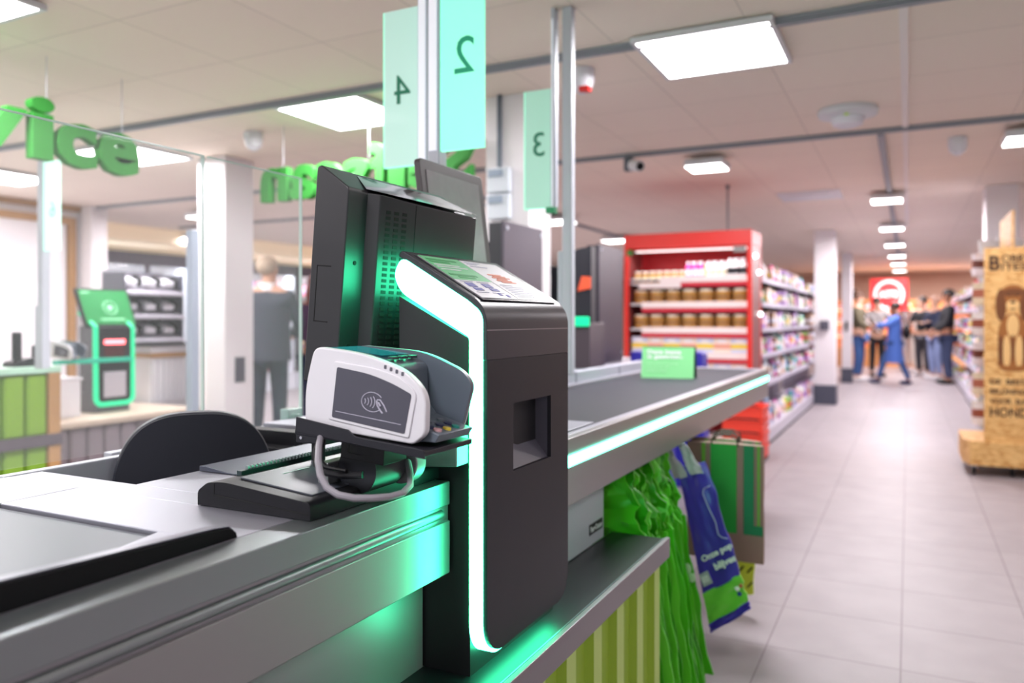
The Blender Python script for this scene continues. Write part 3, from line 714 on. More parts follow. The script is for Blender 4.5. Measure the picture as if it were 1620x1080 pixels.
# ------------------------------------------------------------------ office chair
ch = thing('office_chair', 'dark blue-black fabric office chair with rounded backrest behind the counter', 'chair', (-1.32, 1.17, 0))
CR = Matrix.Translation((-1.325, 1.165, .824)) @ Matrix.Rotation(math.radians(52), 4, 'Z')
W_ = .158
outl = []
for i in range(41):
    a_ = PI * i / 40; c_, s_ = math.cos(a_), math.sin(a_)
    outl.append((W_ * math.copysign(abs(c_) ** .68, c_), .0 + .198 * abs(s_) ** .80))
outl += [(-W_ * .96, -.12), (-W_ * .6, -.18), (W_ * .6, -.18), (W_ * .96, -.12)]
def cushion(out, y0, y1, puff):
    mb = MB(); n_ = len(out); rings = []
    for k in range(7):
        f = 1 - (k / 6) ** 2.2 * .0
        s_ = math.cos(k / 6 * PI / 2) ** .35 if k < 6 else 0
        yy_ = y0 - puff * (1 - (s_ if k < 6 else 0) ** 2)
        rings.append([(x * s_ if k else x, yy_ if k else y0, z * s_ if k else z) for x, z in out])
    vs = [(x, y1, z) for x, z in out]
    for r_ in rings: vs += r_
    fs = [list(range(n_))]
    for r_ in range(7):
        for i in range(n_): j = (i + 1) % n_; fs.append([r_ * n_ + i, r_ * n_ + j, (r_ + 1) * n_ + j, (r_ + 1) * n_ + i])
    return mb.add(vs, fs)
def chx(mb, name, m_, parent=ch, bevel=0):
    mb.v = [tuple(CR @ Vector(p)) for p in mb.v]; o = obj(name, mb, m_, parent, bevel)
    return o
FAB = mat('navy black fabric', '#1d1f2a', .85, bump=.5, bscale=1400)
bkr = chx(cushion(outl, 0, .03, .022), 'backrest', FAB)
chx(MB().prism([(x * 1.02, z * 1.015) for x, z in outl], .012, .05, 'y'), 'back_shell', mat('chair shell', '#2b2d38', .5), bkr, bevel=.006)
chx(MB().prism(rrect(-.2, .2, -.40, -.02, .08), -.40, -.33, 'z'), 'seat', FAB, bevel=.02)
chx(MB().cyl((0, -.2, -.70), (0, -.2, -.41), .025).tube([(0, -.2, -.42), (0, 0, -.43), (0, .06, -.30), (0, .045, -.05)], .018), 'post', BLACK)
for k in range(5):
    a_ = 2 * PI * k / 5
    lg = chx(MB().tube([(0, -.2, -.74), (.24 * math.cos(a_), -.2 + .24 * math.sin(a_), -.79)], [.026, .015]), 'leg', BLACK)
    chx(MB().cyl((.24 * math.cos(a_) - .012, -.2 + .24 * math.sin(a_), -.83), (.24 * math.cos(a_) + .012, -.2 + .24 * math.sin(a_), -.83), .028), 'castor', BLACK, lg)
# ------------------------------------------------------------------ lane posts and number signs
def frosted(name, top, bot, es):
    return mat(name, top, .5, alpha=.93, emit=lin(bot), es=es)
FR = frosted('frosted mint', '#d6f0e9', '#a6ecd8', .17)
FR2 = frosted('frosted mint lit', '#a8f0da', '#78f5d0', .42)
FR3 = frosted('frosted mint soft', '#c2e8db', '#8fdcc0', .14)
EDG = mat('lit acrylic edge', '#9fffd8', .3, emit=(.25, 1, .68, 1), es=.6)
NUM = mat('sign number green', '#12805f', .5); NUM2 = mat('sign number lit green', '#109a6c', .5, emit=(.0, .5, .32, 1), es=.10)
def lane_sign(num, x0, x1, y, z0, z1, label, fm, nm, nh, nz, side, pole_w=.036, pole_z=ZT):
    xc = x1 + .004 if side > 0 else x0 - .004
    p = thing('lane_post', 'slim pale grey post carrying the lane %s sign' % label.split('|')[0], 'post', (xc + side * pole_w / 2, y + .02, pole_z))
    px0, px1 = (xc, xc + pole_w) if side > 0 else (xc - pole_w, xc)
    obj('pole', MB().box(px0, px1, y - .012, y + .03, pole_z, 2.499), POLE, p, bevel=.004)
    obj('light_tube', MB().box(px0 + .006, px1 - .006, y - .016, y - .0125, z0, 2.45), mat('post diffuser', '#e8e9f2', .4, emit=(.9, .92, 1, 1), es=.25), p)
    if pole_z == ZT: obj('foot_plate', MB().box(px0 - .02, px1 + .02, y - .03, y + .05, pole_z, pole_z + .006), ALU, p)
    t = thing('lane_sign', label.split('|')[1], 'sign', ((x0 + x1) / 2, y, z0))
    g = obj('panel', MB().box(x0, x1, y - .004, y + .004, z0, z1), fm, t)
    obj('lit_edge', MB().box(x0 - .003, x0 - .0002, y - .004, y + .004, z0, z1).box(x0, x1, y - .004, y + .004, z0 - .003, z0 - .0002), EDG, t)
    put_text('number', num, t, frame(((x0 + x1) / 2 + .006, y - .0055, nz), (-1, 0, 0), (0, 0, 1)), height=nh, extrude=.0012, material=nm, bold=.0)
    return p
lane_sign('4', -1.452, -1.328, 2.0, 1.69, 2.17, 'four|large frosted lane sign numbered 4 left of the white light tube', FR, NUM, .088, 1.925, 1)
lane_sign('2', -1.137, -1.005, 1.83, 1.68, 2.22, 'two|brightly lit mint lane sign with a mirrored 2', FR2, NUM2, .098, 1.932, -1)
ps3 = lane_sign('3', -1.432, -1.315, 2.96, 1.68, 2.17, 'three|farther frosted lane sign numbered 3 beside the silver post', FR3, NUM, .10, 1.945, 1, .017, 1.68)
t = thing('lane_post', 'tall two-part silver post rising from the belt rail to the ceiling', 'post', (-1.25, 2.985, .992))
obj('pole', MB().box(-1.268, -1.225, 2.965, 3.005, .992, 2.499), POLE, t, bevel=.005)
obj('sleeve', MB().box(-1.290, -1.2685, 2.97, 3.0, .992, 1.50), POLE, t, bevel=.004)
obj('painted_glow', MB().box(-1.33, -1.29, 2.94, 2.97, 1.655, 1.68), mat('green clip', '#1c9a62', .4), t)  # green block paints the glow where the sign's post ends
p = thing('lane_post', 'slim grey post on the lime service counter carrying a glowing sign', 'post', (-4.54, 2.87, .93))
obj('pole', MB().box(-4.57, -4.52, 2.86, 2.91, .93, 2.49), POLE, p, bevel=.004)
obj('sleeve', MB().box(-4.60, -4.571, 2.865, 2.9, .93, 1.3), POLE, p)
t = thing('lane_sign', 'narrow glowing mint lane sign at the far left', 'sign', (-4.45, 2.87, 1.62))
obj('panel', MB().box(-4.515, -4.372, 2.868, 2.876, 1.62, 2.14), mat('frosted mint bright', '#c8f7e6', .5, emit=(.55, 1, .85, 1), es=.6), t)
obj('lit_edge', MB().box(-4.519, -4.5155, 2.868, 2.876, 1.62, 2.14), EDG, t)
put_text('number', '6', t, frame((-4.44, 2.8665, 1.86), (-1, 0, 0), (0, 0, 1)), height=.09, extrude=.0012, material=mat('faint number', '#8fe6c4', .5))
tag(obj('gate_post', MB().box(-3.61, -3.56, 3.10, 3.15, 0, 1.72), mat('blue grey post', '#a4adbd', .35, .2), bevel=.004), 'blue-grey gate post in front of the white pillar', 'post')

# glass screens on the cashier side
def screen(y0, y1, z0, z1, label, x=-1.586):
    t = thing('glass_screen', label, 'screen', (x, (y0 + y1) / 2, z0))
    obj('pane', MB().box(x - .004, x + .004, y0, y1, z0, z1), GLASS, t)
    e = MB().box(x - .0042, x + .0042, y0, y1, z1, z1 + .003).box(x - .0042, x + .0042, y1 - .004, y1 + .0005, z0, z1)
    obj('edge', e, GLEDGE, t)
    return t
screen(-.4, 1.415, .925, 1.63, 'large clear glass screen whose top edge crosses the Service letters')
sc2 = screen(1.43, 1.772, .925, 1.63, 'narrower clear glass screen left of the till screen')
obj('clamp', MB().cyl((-1.575, 1.73, .925), (-1.575, 1.73, .95), .018).box(-1.60, -1.57, 1.70, 1.76, .925, .965), mat('clear clamp', '#b9d4cf', .1, alpha=.7), sc2, bevel=.004)

# closed-lane card on the belt
t = thing('closed_sign', 'small light green closed checkout card standing on the far belt', 'sign', (-1.055, 3.79, .932))
CMX = Matrix.Translation((-1.055, 3.775, .932)) @ Matrix.Rotation(math.radians(7), 4, 'Z') @ Matrix.Rotation(math.radians(-13), 4, 'X')
mb = MB().box(-.127, .127, -.001, .001, 0, .158); mb.v = [tuple(CMX @ Vector(p)) for p in mb.v]
cdd = obj('card_front', mb, mat('card mint', '#84d690', .5), t)
CM2 = Matrix.Translation((-1.055, 3.845, .932)) @ Matrix.Rotation(math.radians(7), 4, 'Z') @ Matrix.Rotation(math.radians(13), 4, 'X')
mb = MB().box(-.127, .127, -.001, .001, 0, .158); mb.v = [tuple(CM2 @ Vector(p)) for p in mb.v]
obj('card_back', mb, mat('card back', '#3f6e55', .5), t)
def card_text(s_, z, wd, hh, m_, x0=-.10):
    put_text('lettering', s_, cdd, CMX @ frame((x0 + wd / 2, -.0018, z), (1, 0, 0), (0, 0, 1)), width=wd, height=hh, extrude=.0006, bold=.03 if hh > .01 else 0, material=m_)
card_text('Deze kassa', .130, .165, .020, PAPER); card_text('is gesloten.', .104, .175, .024, PAPER)
PT = mat('card faint print', '#bfeac4', .5)
card_text('Wij helpen je graag', .072, .150, .009, PT); card_text('verder bij een', .055, .11, .009, PT); card_text('andere kassa.', .038, .10, .009, PT)

# ------------------------------------------------------------------ second lane behind: boards, kiosk
c2 = thing('checkout_counter', 'second checkout counter behind the first with dark boards on it', 'checkout', (-2.0, 4.6, 0))
obj('body', MB().box(-2.2, -1.80, 3.3, 3.95, .0, .87).box(-1.87, -1.80, 3.95, 4.32, 0, .87).box(-2.2, -1.80, 4.32, 5.9, .0, .87), mat('grey cabinet body', '#8d9096'), c2)
obj('worktop', MB().box(-2.24, -1.72, 3.26, 3.955, .871, .925).box(-1.87, -1.72, 3.955, 4.315, .871, .925).box(-2.24, -1.72, 4.315, 5.95, .871, .925), STEELX, c2, bevel=.004)
def board(y0, y1, label):
    t = thing('till_board', label, 'board', (-1.84, y0, .925))
    obj('panel', MB().box(-1.815, -1.80, y0, y1, .925, 1.712), mat('aubergine metal', '#4a444f', .35, .3), t)
    obj('side', MB().box(-1.885, -1.8155, y0, y0 + .02, .925, 1.705).box(-1.885, -1.8155, y1 - .02, y1, .925, 1.70), mat('board edge', '#25252e', .4), t)
    s_ = MB()
    for yy_ in (y0 + .035, y1 - .02):
        for zz in (1.68, .99): s_.cyl((-1.8, yy_, zz), (-1.795, yy_, zz), .011, n=10)
    obj('screws', s_, ALU, t)
    return t
board(3.475, 3.936, 'tall dark aubergine board standing left of the lane three post')
board(4.828, 5.298, 'tall dark aubergine board standing between the lane three post and the red rack')
t = thing('payment_kiosk', 'distant dark kiosk with glowing green band and orange sticker behind the silver post', 'kiosk', (-1.8, 4.5, .925))
obj('body', MB().prism(round_poly([(-1.84, .925), (-1.70, .925), (-1.70, 1.20), (-1.84, 1.20)], .01), 4.4, 4.65, 'y'), mat('brown dark plastic', '#4d434a', .45), t)
obj('light_rim', MB().box(-1.87, -1.70, 4.385, 4.399, 1.178, 1.236), LEDG, t, bevel=.012)
ar = [(-1.90, 1.20), (-1.90, 1.52), (-1.86, 1.60), (-1.79, 1.645), (-1.70, 1.66), (-1.70, 1.20)]
sc_ = obj('upper_body', MB().prism(ar, 4.42, 4.50, 'y'), mat('night blue metal', '#23242c', .4), t)
obj('sticker', MB().prism([(-1.785, 1.39), (-1.70, 1.405), (-1.70, 1.475), (-1.757, 1.48)], 4.412, 4.418, 'y'), mat('orange sticker', '#f2603c', .5), sc_)
t = thing('till_screen', 'distant slanted black till screen behind the silver post', 'screen', (-1.98, 4.3, .925))
obj('back_cover', MB().prism([(-2.01, 1.22), (-1.93, 1.20), (-1.90, 1.54), (-1.96, 1.55)], 4.2, 4.55, 'y'), BLACK, t, bevel=.006)
obj('stand', MB().box(-1.99, -1.95, 4.33, 4.39, .925, 1.23), BLACK, t)
t = thing('till_screen', 'dark till screen half hidden behind the left aubergine board', 'screen', (-2.02, 3.7, .925))
obj('back_cover', MB().prism([(-2.05, 1.25), (-2.0, 1.25), (-1.93, 1.62), (-1.98, 1.63)], 3.55, 3.9, 'y'), BLACK, t, bevel=.006)
obj('stand', MB().box(-2.06, -2.02, 3.70, 3.76, .925, 1.3), BLACK, t)
BP = mat('violet plastic', '#3a36b0', .45)
for i, (x, y, z, l_) in enumerate(((-1.55, 5.2, .0, 'nearer'), (-1.42, 5.65, .0, 'farther'))):
    tag(obj('violet_bag', MB().prism(round_poly([(x - .2, z), (x + .12, z), (x + .10, .98), (x - .16, 1.0)], .02), y, y + .16, 'y'), BP, bevel=.01), l_ + ' violet bag standing beside the second lane, behind the closed sign', 'bag', 'violet bags behind the belt')

# ------------------------------------------------------------------ bags hanging under the belt
def sheet(corners, nx, nz, thick, noise, seedv, front='y'):
    """thin bag: bilinear patch TL,TR,BR,BL with crumple, given thickness along +y"""
    r_ = random.Random(seedv); ph = [r_.uniform(0, 6.3) for _ in range(8)]
    TL, TR, BR, BL = [Vector(c_) for c_ in corners]
    vs = []
    for side_ in (0, 1):
        for j in range(nz + 1):
            v_ = j / nz
            for i in range(nx + 1):
                u = i / nx
                p = (TL * (1 - u) + TR * u) * (1 - v_) + (BL * (1 - u) + BR * u) * v_
                d = noise * (math.sin(9 * u + 7 * v_ + ph[0]) * .5 + math.sin(17 * v_ + 4 * u + ph[1]) * .35 + math.sin(23 * u - 11 * v_ + ph[2]) * .25 + math.sin(37 * v_ - 19 * u + ph[3]) * .15)
                ed = math.sin(12 * v_ + ph[4]) * noise * .5 + math.sin(29 * v_ + ph[5]) * noise * .25
                bulge = thick * (.35 + .65 * math.sin(PI * min(1, max(0, u))) ** .5)
                vs.append((p.x + ed * u, p.y + d + (bulge if side_ else 0), p.z + noise * .3 * math.sin(8 * u + ph[6])))
    n_ = (nx + 1) * (nz + 1); fs = []
    for j in range(nz):
        for i in range(nx):
            a = j * (nx + 1) + i; fs.append((a, a + 1, a + nx + 2, a + nx + 1)); fs.append((n_ + a, n_ + a + nx + 1, n_ + a + nx + 2, n_ + a + 1))
    for j in range(nz):
        a = j * (nx + 1); fs.append((a, a + nx + 1, n_ + a + nx + 1, n_ + a)); b_ = a + nx; fs.append((b_, n_ + b_, n_ + b_ + nx + 1, b_ + nx + 1))
    for i in range(nx):
        fs.append((i, n_ + i, n_ + i + 1, i + 1)); b_ = nz * (nx + 1) + i; fs.append((b_, b_ + 1, n_ + b_ + 1, n_ + b_))
    return MB().add(vs, fs)
gm = [mat('lime bag ' + str(k), c_, .34) for k, c_ in enumerate(('#4fbf20', '#3aa414', '#66d233'))]
ordw = ['first', 'second', 'third', 'fourth', 'fifth', 'sixth', 'seventh', 'eighth', 'ninth', 'tenth', 'eleventh', 'twelfth', 'thirteenth', 'fourteenth', 'fifteenth', 'sixteenth', 'seventeenth', 'eighteenth', 'nineteenth', 'twentieth']
tag(obj('bag_rail', MB().cyl((-.86, 2.12, .765), (-.86, 3.5, .765), .008).box(-.87, -.85, 2.14, 2.16, .765, .80).box(-.87, -.85, 3.4, 3.42, .765, .80), ALU), 'thin rail under the belt that the shopping bags hang from', 'rail')
rb = random.Random(11)
NB = 15
for i in range(NB):
    y = 2.20 + i * .030; k = i / (NB - 1)
    t = thing('shopping_bag', 'lime green shopping bag, %s from the front of the hanging stack' % ordw[i], 'bag', (-.86, y, .765), group='lime shopping bags hanging under the belt')
    j = rb.uniform(-.012, .012)
    lean = .05
    up = sheet([(-1.02, y + lean * .2, .775), (-.745 + j, y + lean * .2, .775), (-.668 + j, y - .012, .565), (-1.02, y - .01, .565)], 12, 14, .016, .020, 50 + i)
    lowx = -.600 + .02 * k + j
    o = obj('upper_bag', up, gm[i % 3], t)
    low = sheet([(-1.02, y - .012, .562), (-.668 + j, y - .014, .562), (lowx, y - .01, .02 + rb.uniform(0, .03)), (-1.0, y, .03)], 7, 16, .016, .010, 90 + i)
    o = obj('lower_bag', low, gm[(i + 1) % 3], t)
    obj('handle', MB().tube([(-.80, y, .74), (-.82, y, .77), (-.86, y, .776), (-.90, y, .77), (-.92, y, .74)], .004, 6), gm[i % 3], t)
    if i == NB - 1:
        m_ = mat('pale leaf print', '#b6dcae', .6)
        lf = MB()
        for (dx, dz, rx, rz) in ((0, .022, .013, .018), (-.014, -.012, .008, .018), (.014, -.006, .013, .016)):
            lf.ball((-.655 + dx, y - .028, .37 + dz), rx, .002, rz, 12)
        obj('leaf_mark', lf, m_, t)
t = thing('carrier_bag', 'violet plastic carrier bag with green base band and white lettering hanging under the belt', 'bag', (-.68, 2.74, .76))
TL, TR, BR, BL = Vector((-.735, 2.77, .690)), Vector((-.632, 2.75, .720)), Vector((-.452, 2.60, .285)), Vector((-.585, 2.62, .180))
def on(u, v_, h=0): return (TL * (1 - u) + TR * u) * (1 - v_) + (BL * (1 - u) + BR * u) * v_ + Vector((0, -h, 0))
def strip(v0, v1, m_, seed_, name, nz=10):
    return obj(name, sheet([on(0, v0), on(1, v0), on(1, v1), on(0, v1)], 12, nz * 2, .022, .006, seed_), m_, t)
VB = mat('violet film', '#4a36b4', .32, spec=.6)
b1 = strip(0, .78, VB, 5, 'body', 16); strip(.775, .95, mat('lime film', '#79d04a', .3, spec=.7), 5, 'base_band', 5); strip(.95, 1.0, VB, 5, 'base_rim', 3)
xd = (on(1, .7) - on(0, .7)).normalized(); yd = (on(.5, 0) - on(.5, 1)); yd = (yd - xd * yd.dot(xd)).normalized()
def bt(s_, u, v_, wd, hh): put_text('lettering', s_, b1, frame(on(u, v_, .012), xd, yd), width=wd, height=hh, extrude=.0015, bold=.04, material=PAPER)
bt('Onze pop', .62, .585, .125, .027); bt('blijves', .76, .665, .085, .030)
bt('|||||||', .17, .70, .026, .020)
bc = MB(); c0 = on(.17, .70, .0095)
bc.add([c0 + xd * a + yd * b_ for a, b_ in ((-.019, -.021), (.019, -.021), (.019, .021), (-.019, .021))] + [c0 + xd * a + yd * b_ + Vector((0, .002, 0)) for a, b_ in ((-.019, -.021), (.019, -.021), (.019, .021), (-.019, .021))], [(0, 1, 2, 3), (4, 5, 6, 7), (0, 1, 5, 4), (1, 2, 6, 5), (2, 3, 7, 6), (3, 0, 4, 7)])
obj('barcode_label', bc, mat('label grey', '#b9b9c4', .5), b1)
ml = MB().tube([on(.95, .16, .01), on(.72, .17, .01), on(.66, .20, .01), on(.72, .30, .01), on(.80, .40, .01), on(.78, .48, .01), on(.86, .51, .01), on(1.0, .53, .01)], .0016, 6)
obj('outline_print', ml, mat('lilac line', '#c9c6ee', .4), b1)
ml = MB().ball(on(.86, .84, .010), .008, .002, .008, 12, mat('white dot', '#f2f2f2', .5)).ball(on(.88, .875, .010), .007, .002, .007, 12, mat('blue dot', '#273a9c', .5)).ball(on(.96, .835, .010), .006, .002, .006, 12, mat('red dot', '#c4554a', .5))
obj('round_print', ml, None, b1)
for k in range(2):
    x = -.775 + k * .055
    obj('handle', MB().prism([(0, 0), (.035, 0), (.035, .006), (0, .006)], 0, .001, 'y') if False else sheet([(x - .01, 2.70 + k * .04, .785), (x + .02, 2.70 + k * .04, .785), (x + .085, 2.74, .665 + k * .02), (x + .035, 2.74, .655 + k * .02)], 4, 8, .012, .006, 200 + k), mat('grey white strap', '#b9b7be', .4), t)

def paper_bag(y, x0, x1, z0, z1, label, d=.05):
    t = thing('paper_bag', label, 'bag', ((x0 + x1) / 2, y, z1 + .04), group='brown paper bags hanging at the belt end')
    KR = mat('kraft paper', '#8f7466', .7); G1 = mat('bag green', '#1f9a34', .6); G2 = mat('bag deep green', '#0f7a4a', .6); G3 = mat('bag lime', '#67a932', .6)
    b_ = obj('body', sheet([(x0, y, z1), (x1, y, z1), (x1, y, z0), (x0, y, z0)], 8, 8, d, .002, int(y * 100)), KR, t)
    w_ = x1 - x0; s_ = MB()
    zb = z0 + (z1 - z0) * .24
    for a, c_, m_, zlo in ((.20, .25, G3, .5), (.32, .66, G1, .0), (.75, .88, G2, .0), (.925, .955, G3, .1)):
        s_.box(x0 + a * w_, x0 + c_ * w_, y - .0045, y - .0035, zb + zlo * (z1 - zb) * .5, z1 - .002, m_)
    s_.box(x0 + .75 * w_, x1 - .002, y - .0052, y - .0046, zb, zb + .035, G2)
    obj('printed_stripes', s_, None, b_)
    xc = (x0 + x1) / 2
    for q in (0, 1):
        obj('handle', MB().tube([(xc - .05, y + q * d, z1 - .01), (xc - .045, y + q * d, z1 + .02), (xc - .02, y + q * d, z1 + .032), (xc + .02, y + q * d, z1 + .032), (xc + .045, y + q * d, z1 + .02), (xc + .05, y + q * d, z1 - .01)], .0035, 6), mat('dark paper cord', '#4a3b30', .7), t)
paper_bag(3.0, -.76, -.476, .316, .752, 'front brown paper bag with green stripes at the belt end')
paper_bag(3.10, -.77, -.50, .32, .752, 'second brown paper bag with green stripes behind the front one')
t = tag(obj('folded_bag', sheet([(-.72, 3.3, .40), (-.555, 3.3, .40), (-.565, 3.3, .10), (-.70, 3.3, .06)], 6, 8, .04, .004, 77), mat('yellow film', '#cddc3c', .5)), 'yellow bag with dark dashes below the brown paper bags', 'bag')
ds = MB()
for k in range(5):
    for j in range(4):
        x, z = -.69 + j * .034, .13 + k * .06
        ds.prism([(x, z), (x + .02, z + .025), (x + .024, z + .020), (x + .004, z - .005)], 3.288, 3.290, 'y')
obj('dash_print', ds, BLACK, t)

# ------------------------------------------------------------------ red shopping baskets by the rack
for k in range(4):
    z = .02 + k * .115
    t = thing('shopping_basket', ['bottom', 'second', 'third', 'top'][k] + ' red plastic basket of the stack at the shelf end', 'basket', (-1.25, 7.05, z), group='red baskets stacked at the shelf end')
    bmesh_ = MB()
    for (a, b_, c_, d_) in ((-.19, .15, -.15, -.14), (-.19, .15, .14, .15), (-.19, -.18, -.14, .14), (.14, .15, -.14, .14)):
        bmesh_.box(a, b_, c_, d_, .01, .11)
    bmesh_.box(-.18, .14, -.14, .14, 0, .012)
    local('body', bmesh_, mat('basket red', '#f0442e', .45), t)
    local('rim', MB().box(-.2, .16, -.16, -.15, .095, .112).box(-.2, .16, .15, .16, .095, .112).box(.15, .16, -.15, .15, .095, .112), mat('basket red', '#f0442e'), t)
    local('handle', MB().tube([(-.15, -.155, .11), (-.10, -.158, .118), (.08, -.158, .118), (.12, -.155, .11)], .006, 6), BLACK, t)
tag(obj('basket_trolley', MB().box(-1.47, -1.10, 6.88, 7.22, 0, .02), BLACK), 'low black carrier under the red baskets', 'trolley')

# ------------------------------------------------------------------ products
PC = ['#e9e4ea', '#f3f1f4', '#d8cfe0', '#c9d8ea', '#e8c7cf', '#b58bd0', '#e7dbc0', '#8f6b4a', '#e0a13c', '#3f7fb0', '#d33a5c', '#27a39a', '#f3d43b', '#b02a90', '#33323c', '#9cc36a', '#d9b8a0', '#efe9f2', '#dfe4ee', '#caa98a']
pm = [mat('product ' + c_[1:], c_, .45) for c_ in PC]
LIDS = mat('product lid', '#f5f3f7', .4)
def proto_box(w_, d_, h_, a, b_):
    m_ = MB().box(-w_ / 2, w_ / 2, -d_ / 2, d_ / 2, 0, h_, a)
    m_.box(-w_ / 2 - .0008, w_ / 2 + .0008, -d_ / 2 - .0008, d_ / 2 + .0008, h_ * .3, h_ * .62, b_)
    m_.box(-w_ * .25, w_ * .25, -d_ / 2 - .0018, -d_ / 2 - .0008, h_ * .68, h_ * .88, LIDS)
    return m_.mesh('carton')
def proto_pouch(w_, d_, h_, a, b_):
    vs = []; n_ = 8
    prof = [(0, .9, .6), (.06, 1, 1), (.35, 1.0, 1.0), (.7, .96, .75), (.9, .98, .25), (1, 1, .06)]
    for z, sx, sy in prof:
        for k in range(n_):
            a_ = 2 * PI * (k + .5) / n_; vs.append((w_ / 2 * sx * max(-1, min(1, 1.35 * math.cos(a_))), d_ / 2 * sy * max(-1, min(1, 1.2 * math.sin(a_))), z * h_))
    m_ = MB()
    for i in range(len(prof) - 1):
        m_.add([vs[i * n_ + k] for k in range(n_)] + [vs[(i + 1) * n_ + k] for k in range(n_)], [(k, (k + 1) % n_, n_ + (k + 1) % n_, n_ + k) for k in range(n_)], b_ if i in (2,) else a)
    m_.add([vs[k] for k in range(n_)], [list(range(n_))], a); m_.add([vs[-n_ + k] for k in range(n_)], [list(range(n_))], a)
    return m_.mesh('pouch')
def proto_bottle(r, h_, a, b_):
    m_ = MB()
    m_.lathe([(r * .95, 0), (r, .01), (r, h_ * .15)], 12, material=a)
    m_.lathe([(r * 1.01, h_ * .15), (r * 1.01, h_ * .5)], 12, material=b_)
    m_.lathe([(r, h_ * .5), (r, h_ * .66), (r * .4, h_ * .82), (r * .4, h_ * .86)], 12, material=a)
    m_.lathe([(r * .48, h_ * .86), (r * .48, h_)], 12, material=LIDS)
    return m_.mesh('bottle')
def proto_jar(r, h_, a, b_, lid):
    m_ = MB()
    m_.lathe([(r * .9, 0), (r, .01), (r, h_ * .2)], 16, material=a)
    m_.lathe([(r * 1.01, h_ * .2), (r * 1.01, h_ * .62)], 16, material=b_)
    m_.lathe([(r, h_ * .62), (r, h_ * .8), (r * .85, h_ * .85)], 16, material=a)
    m_.lathe([(r * .92, h_ * .84), (r * .92, h_)], 16, material=lid)
    return m_.mesh('jar')
pr_ = random.Random(5)
def pick(): return pr_.choice(pm), pr_.choice(pm)
lib = []
for k in range(16):
    a, b_ = pick(); lib.append(('carton', proto_box(pr_.uniform(.09, .15), .10, pr_.uniform(.12, .19), a, b_), 'carton'))
for k in range(20):
    a, b_ = pick(); lib.append(('pouch', proto_pouch(pr_.uniform(.12, .18), .09, pr_.uniform(.15, .21), a, b_), 'pouch'))
for k in range(10):
    a, b_ = pick(); lib.append(('bottle', proto_bottle(pr_.uniform(.03, .045), pr_.uniform(.15, .21), a, b_), 'bottle'))
def place(kind, me, loc, rz, label, cat, group):
    o = bpy.data.objects.new(kind, me); C.objects.link(o); o.location = loc; o.rotation_euler = (0, 0, rz)
    return tag(o, label, cat, group)
CW = {'carton': 'carton', 'pouch': 'pouch', 'bottle': 'bottle'}

# red rack
RR = mat('red rack enamel', '#e0281f', .4); RLIP = mat('price rail', '#f6e6e4', .45)
rk = thing('product_rack', 'tall red rack full of jars and bottles at the end of the shelves', 'rack', (-1.86, 7.55, 0))
obj('header', MB().box(-2.46, -1.258, 7.28, 7.80, 1.90, 2.035), RR, rk, bevel=.006)
obj('upright', MB().box(-1.30, -1.258, 7.28, 7.33, 0, 1.90), RR, rk, bevel=.004); obj('upright', MB().box(-2.46, -2.425, 7.28, 7.33, 0, 1.90), RR, rk, bevel=.004)
obj('upright', MB().box(-1.30, -1.258, 7.76, 7.80, 0, 1.90), RR, rk, bevel=.004)
obj('back_panel', MB().box(-2.46, -1.30, 7.78, 7.80, 0, 1.90), mat('red back panel', '#cf2a33', .5), rk)
sp = obj('side_panel', MB().box(-1.27, -1.262, 7.33, 7.76, .0, 1.90), mat('brown red side', '#8c4a48', .4), rk)
obj('side_panel', MB().box(-2.44, -2.43, 7.33, 7.76, .0, 1.90), mat('brown red side', '#8c4a48'), rk)
obj('plate', MB().box(-1.42, -1.31, 7.272, 7.279, 1.83, 1.885), mat('grey plate', '#8d8a88', .5), rk)
obj('mark', MB().cyl((-2.40, 7.27, 1.86), (-2.40, 7.279, 1.86), .03), mat('green mark dark', '#2f7d2c', .5), rk)
shelf_z = [(1.615, 1.0, .68), (1.375, 1, 1), (1.135, 1, 1), (.90, 1, 1), (.66, 1, 1), (.40, 1, 1), (.13, 1, 1)]
for k, (z, _, _) in enumerate(shelf_z):
    x0 = -2.42
    s_ = obj('shelf', MB().box(x0, -1.305, 7.36, 7.77, z - .02, z), WHITEM, rk)
    obj('price_rail', MB().box(-2.30 if k else -2.12, -1.306, 7.335, 7.358, z - .045, z + .012), RLIP, s_)
    obj('red_strip', MB().box(-2.30 if k else -2.12, -1.306, 7.345, 7.358, z - .085, z - .047), mat('crimson strip', '#d4223a', .45), s_)
obj('light_line', MB().box(-2.36, -1.31, 7.34, 7.36, 1.865, 1.88), mat('rack lamp', '#ffffff', .5, emit=(1, .9, .88, 1), es=.8), rk)
area((-1.86, 7.36, 1.86), 1.0, .04, 2.2, parent=None, rot=(math.radians(-15), 0, 0))
AM = mat('amber content', '#c28c3e', .3); AML = mat('amber label', '#9a6c38', .5); LW = mat('white lid', '#f3efe6', .4)
pink = proto_bottle(.026, .15, mat('hot pink', '#e83a9a', .4), pm[1]); yel = proto_bottle(.022, .14, mat('yellow green', '#d8e02e', .4), pm[12])
wb = proto_bottle(.024, .15, pm[1], pm[6]); kb = proto_bottle(.026, .17, mat('white body', '#f4f4f4', .4), mat('black label', '#23232a', .5))
sj = proto_jar(.034, .115, AM, mat('honey label', '#e2cf9a', .5), LW); wj = proto_jar(.074, .13, AM, AML, mat('tan lid', '#ece0cf', .4))
n_lab = 0
for i in range(7): place('jar', sj, (-2.37 + i * .073, 7.43, 1.572), 0, 'small honey jar on the red rack, %s from the left' % ordw[i], 'jar', 'small honey jars on the red rack')
obj('shelf', MB().box(-2.42, -1.90, 7.36, 7.77, 1.555, 1.571), WHITEM, rk); obj('price_rail', MB().box(-2.33, -1.92, 7.335, 7.358, 1.52, 1.568), RLIP, rk)
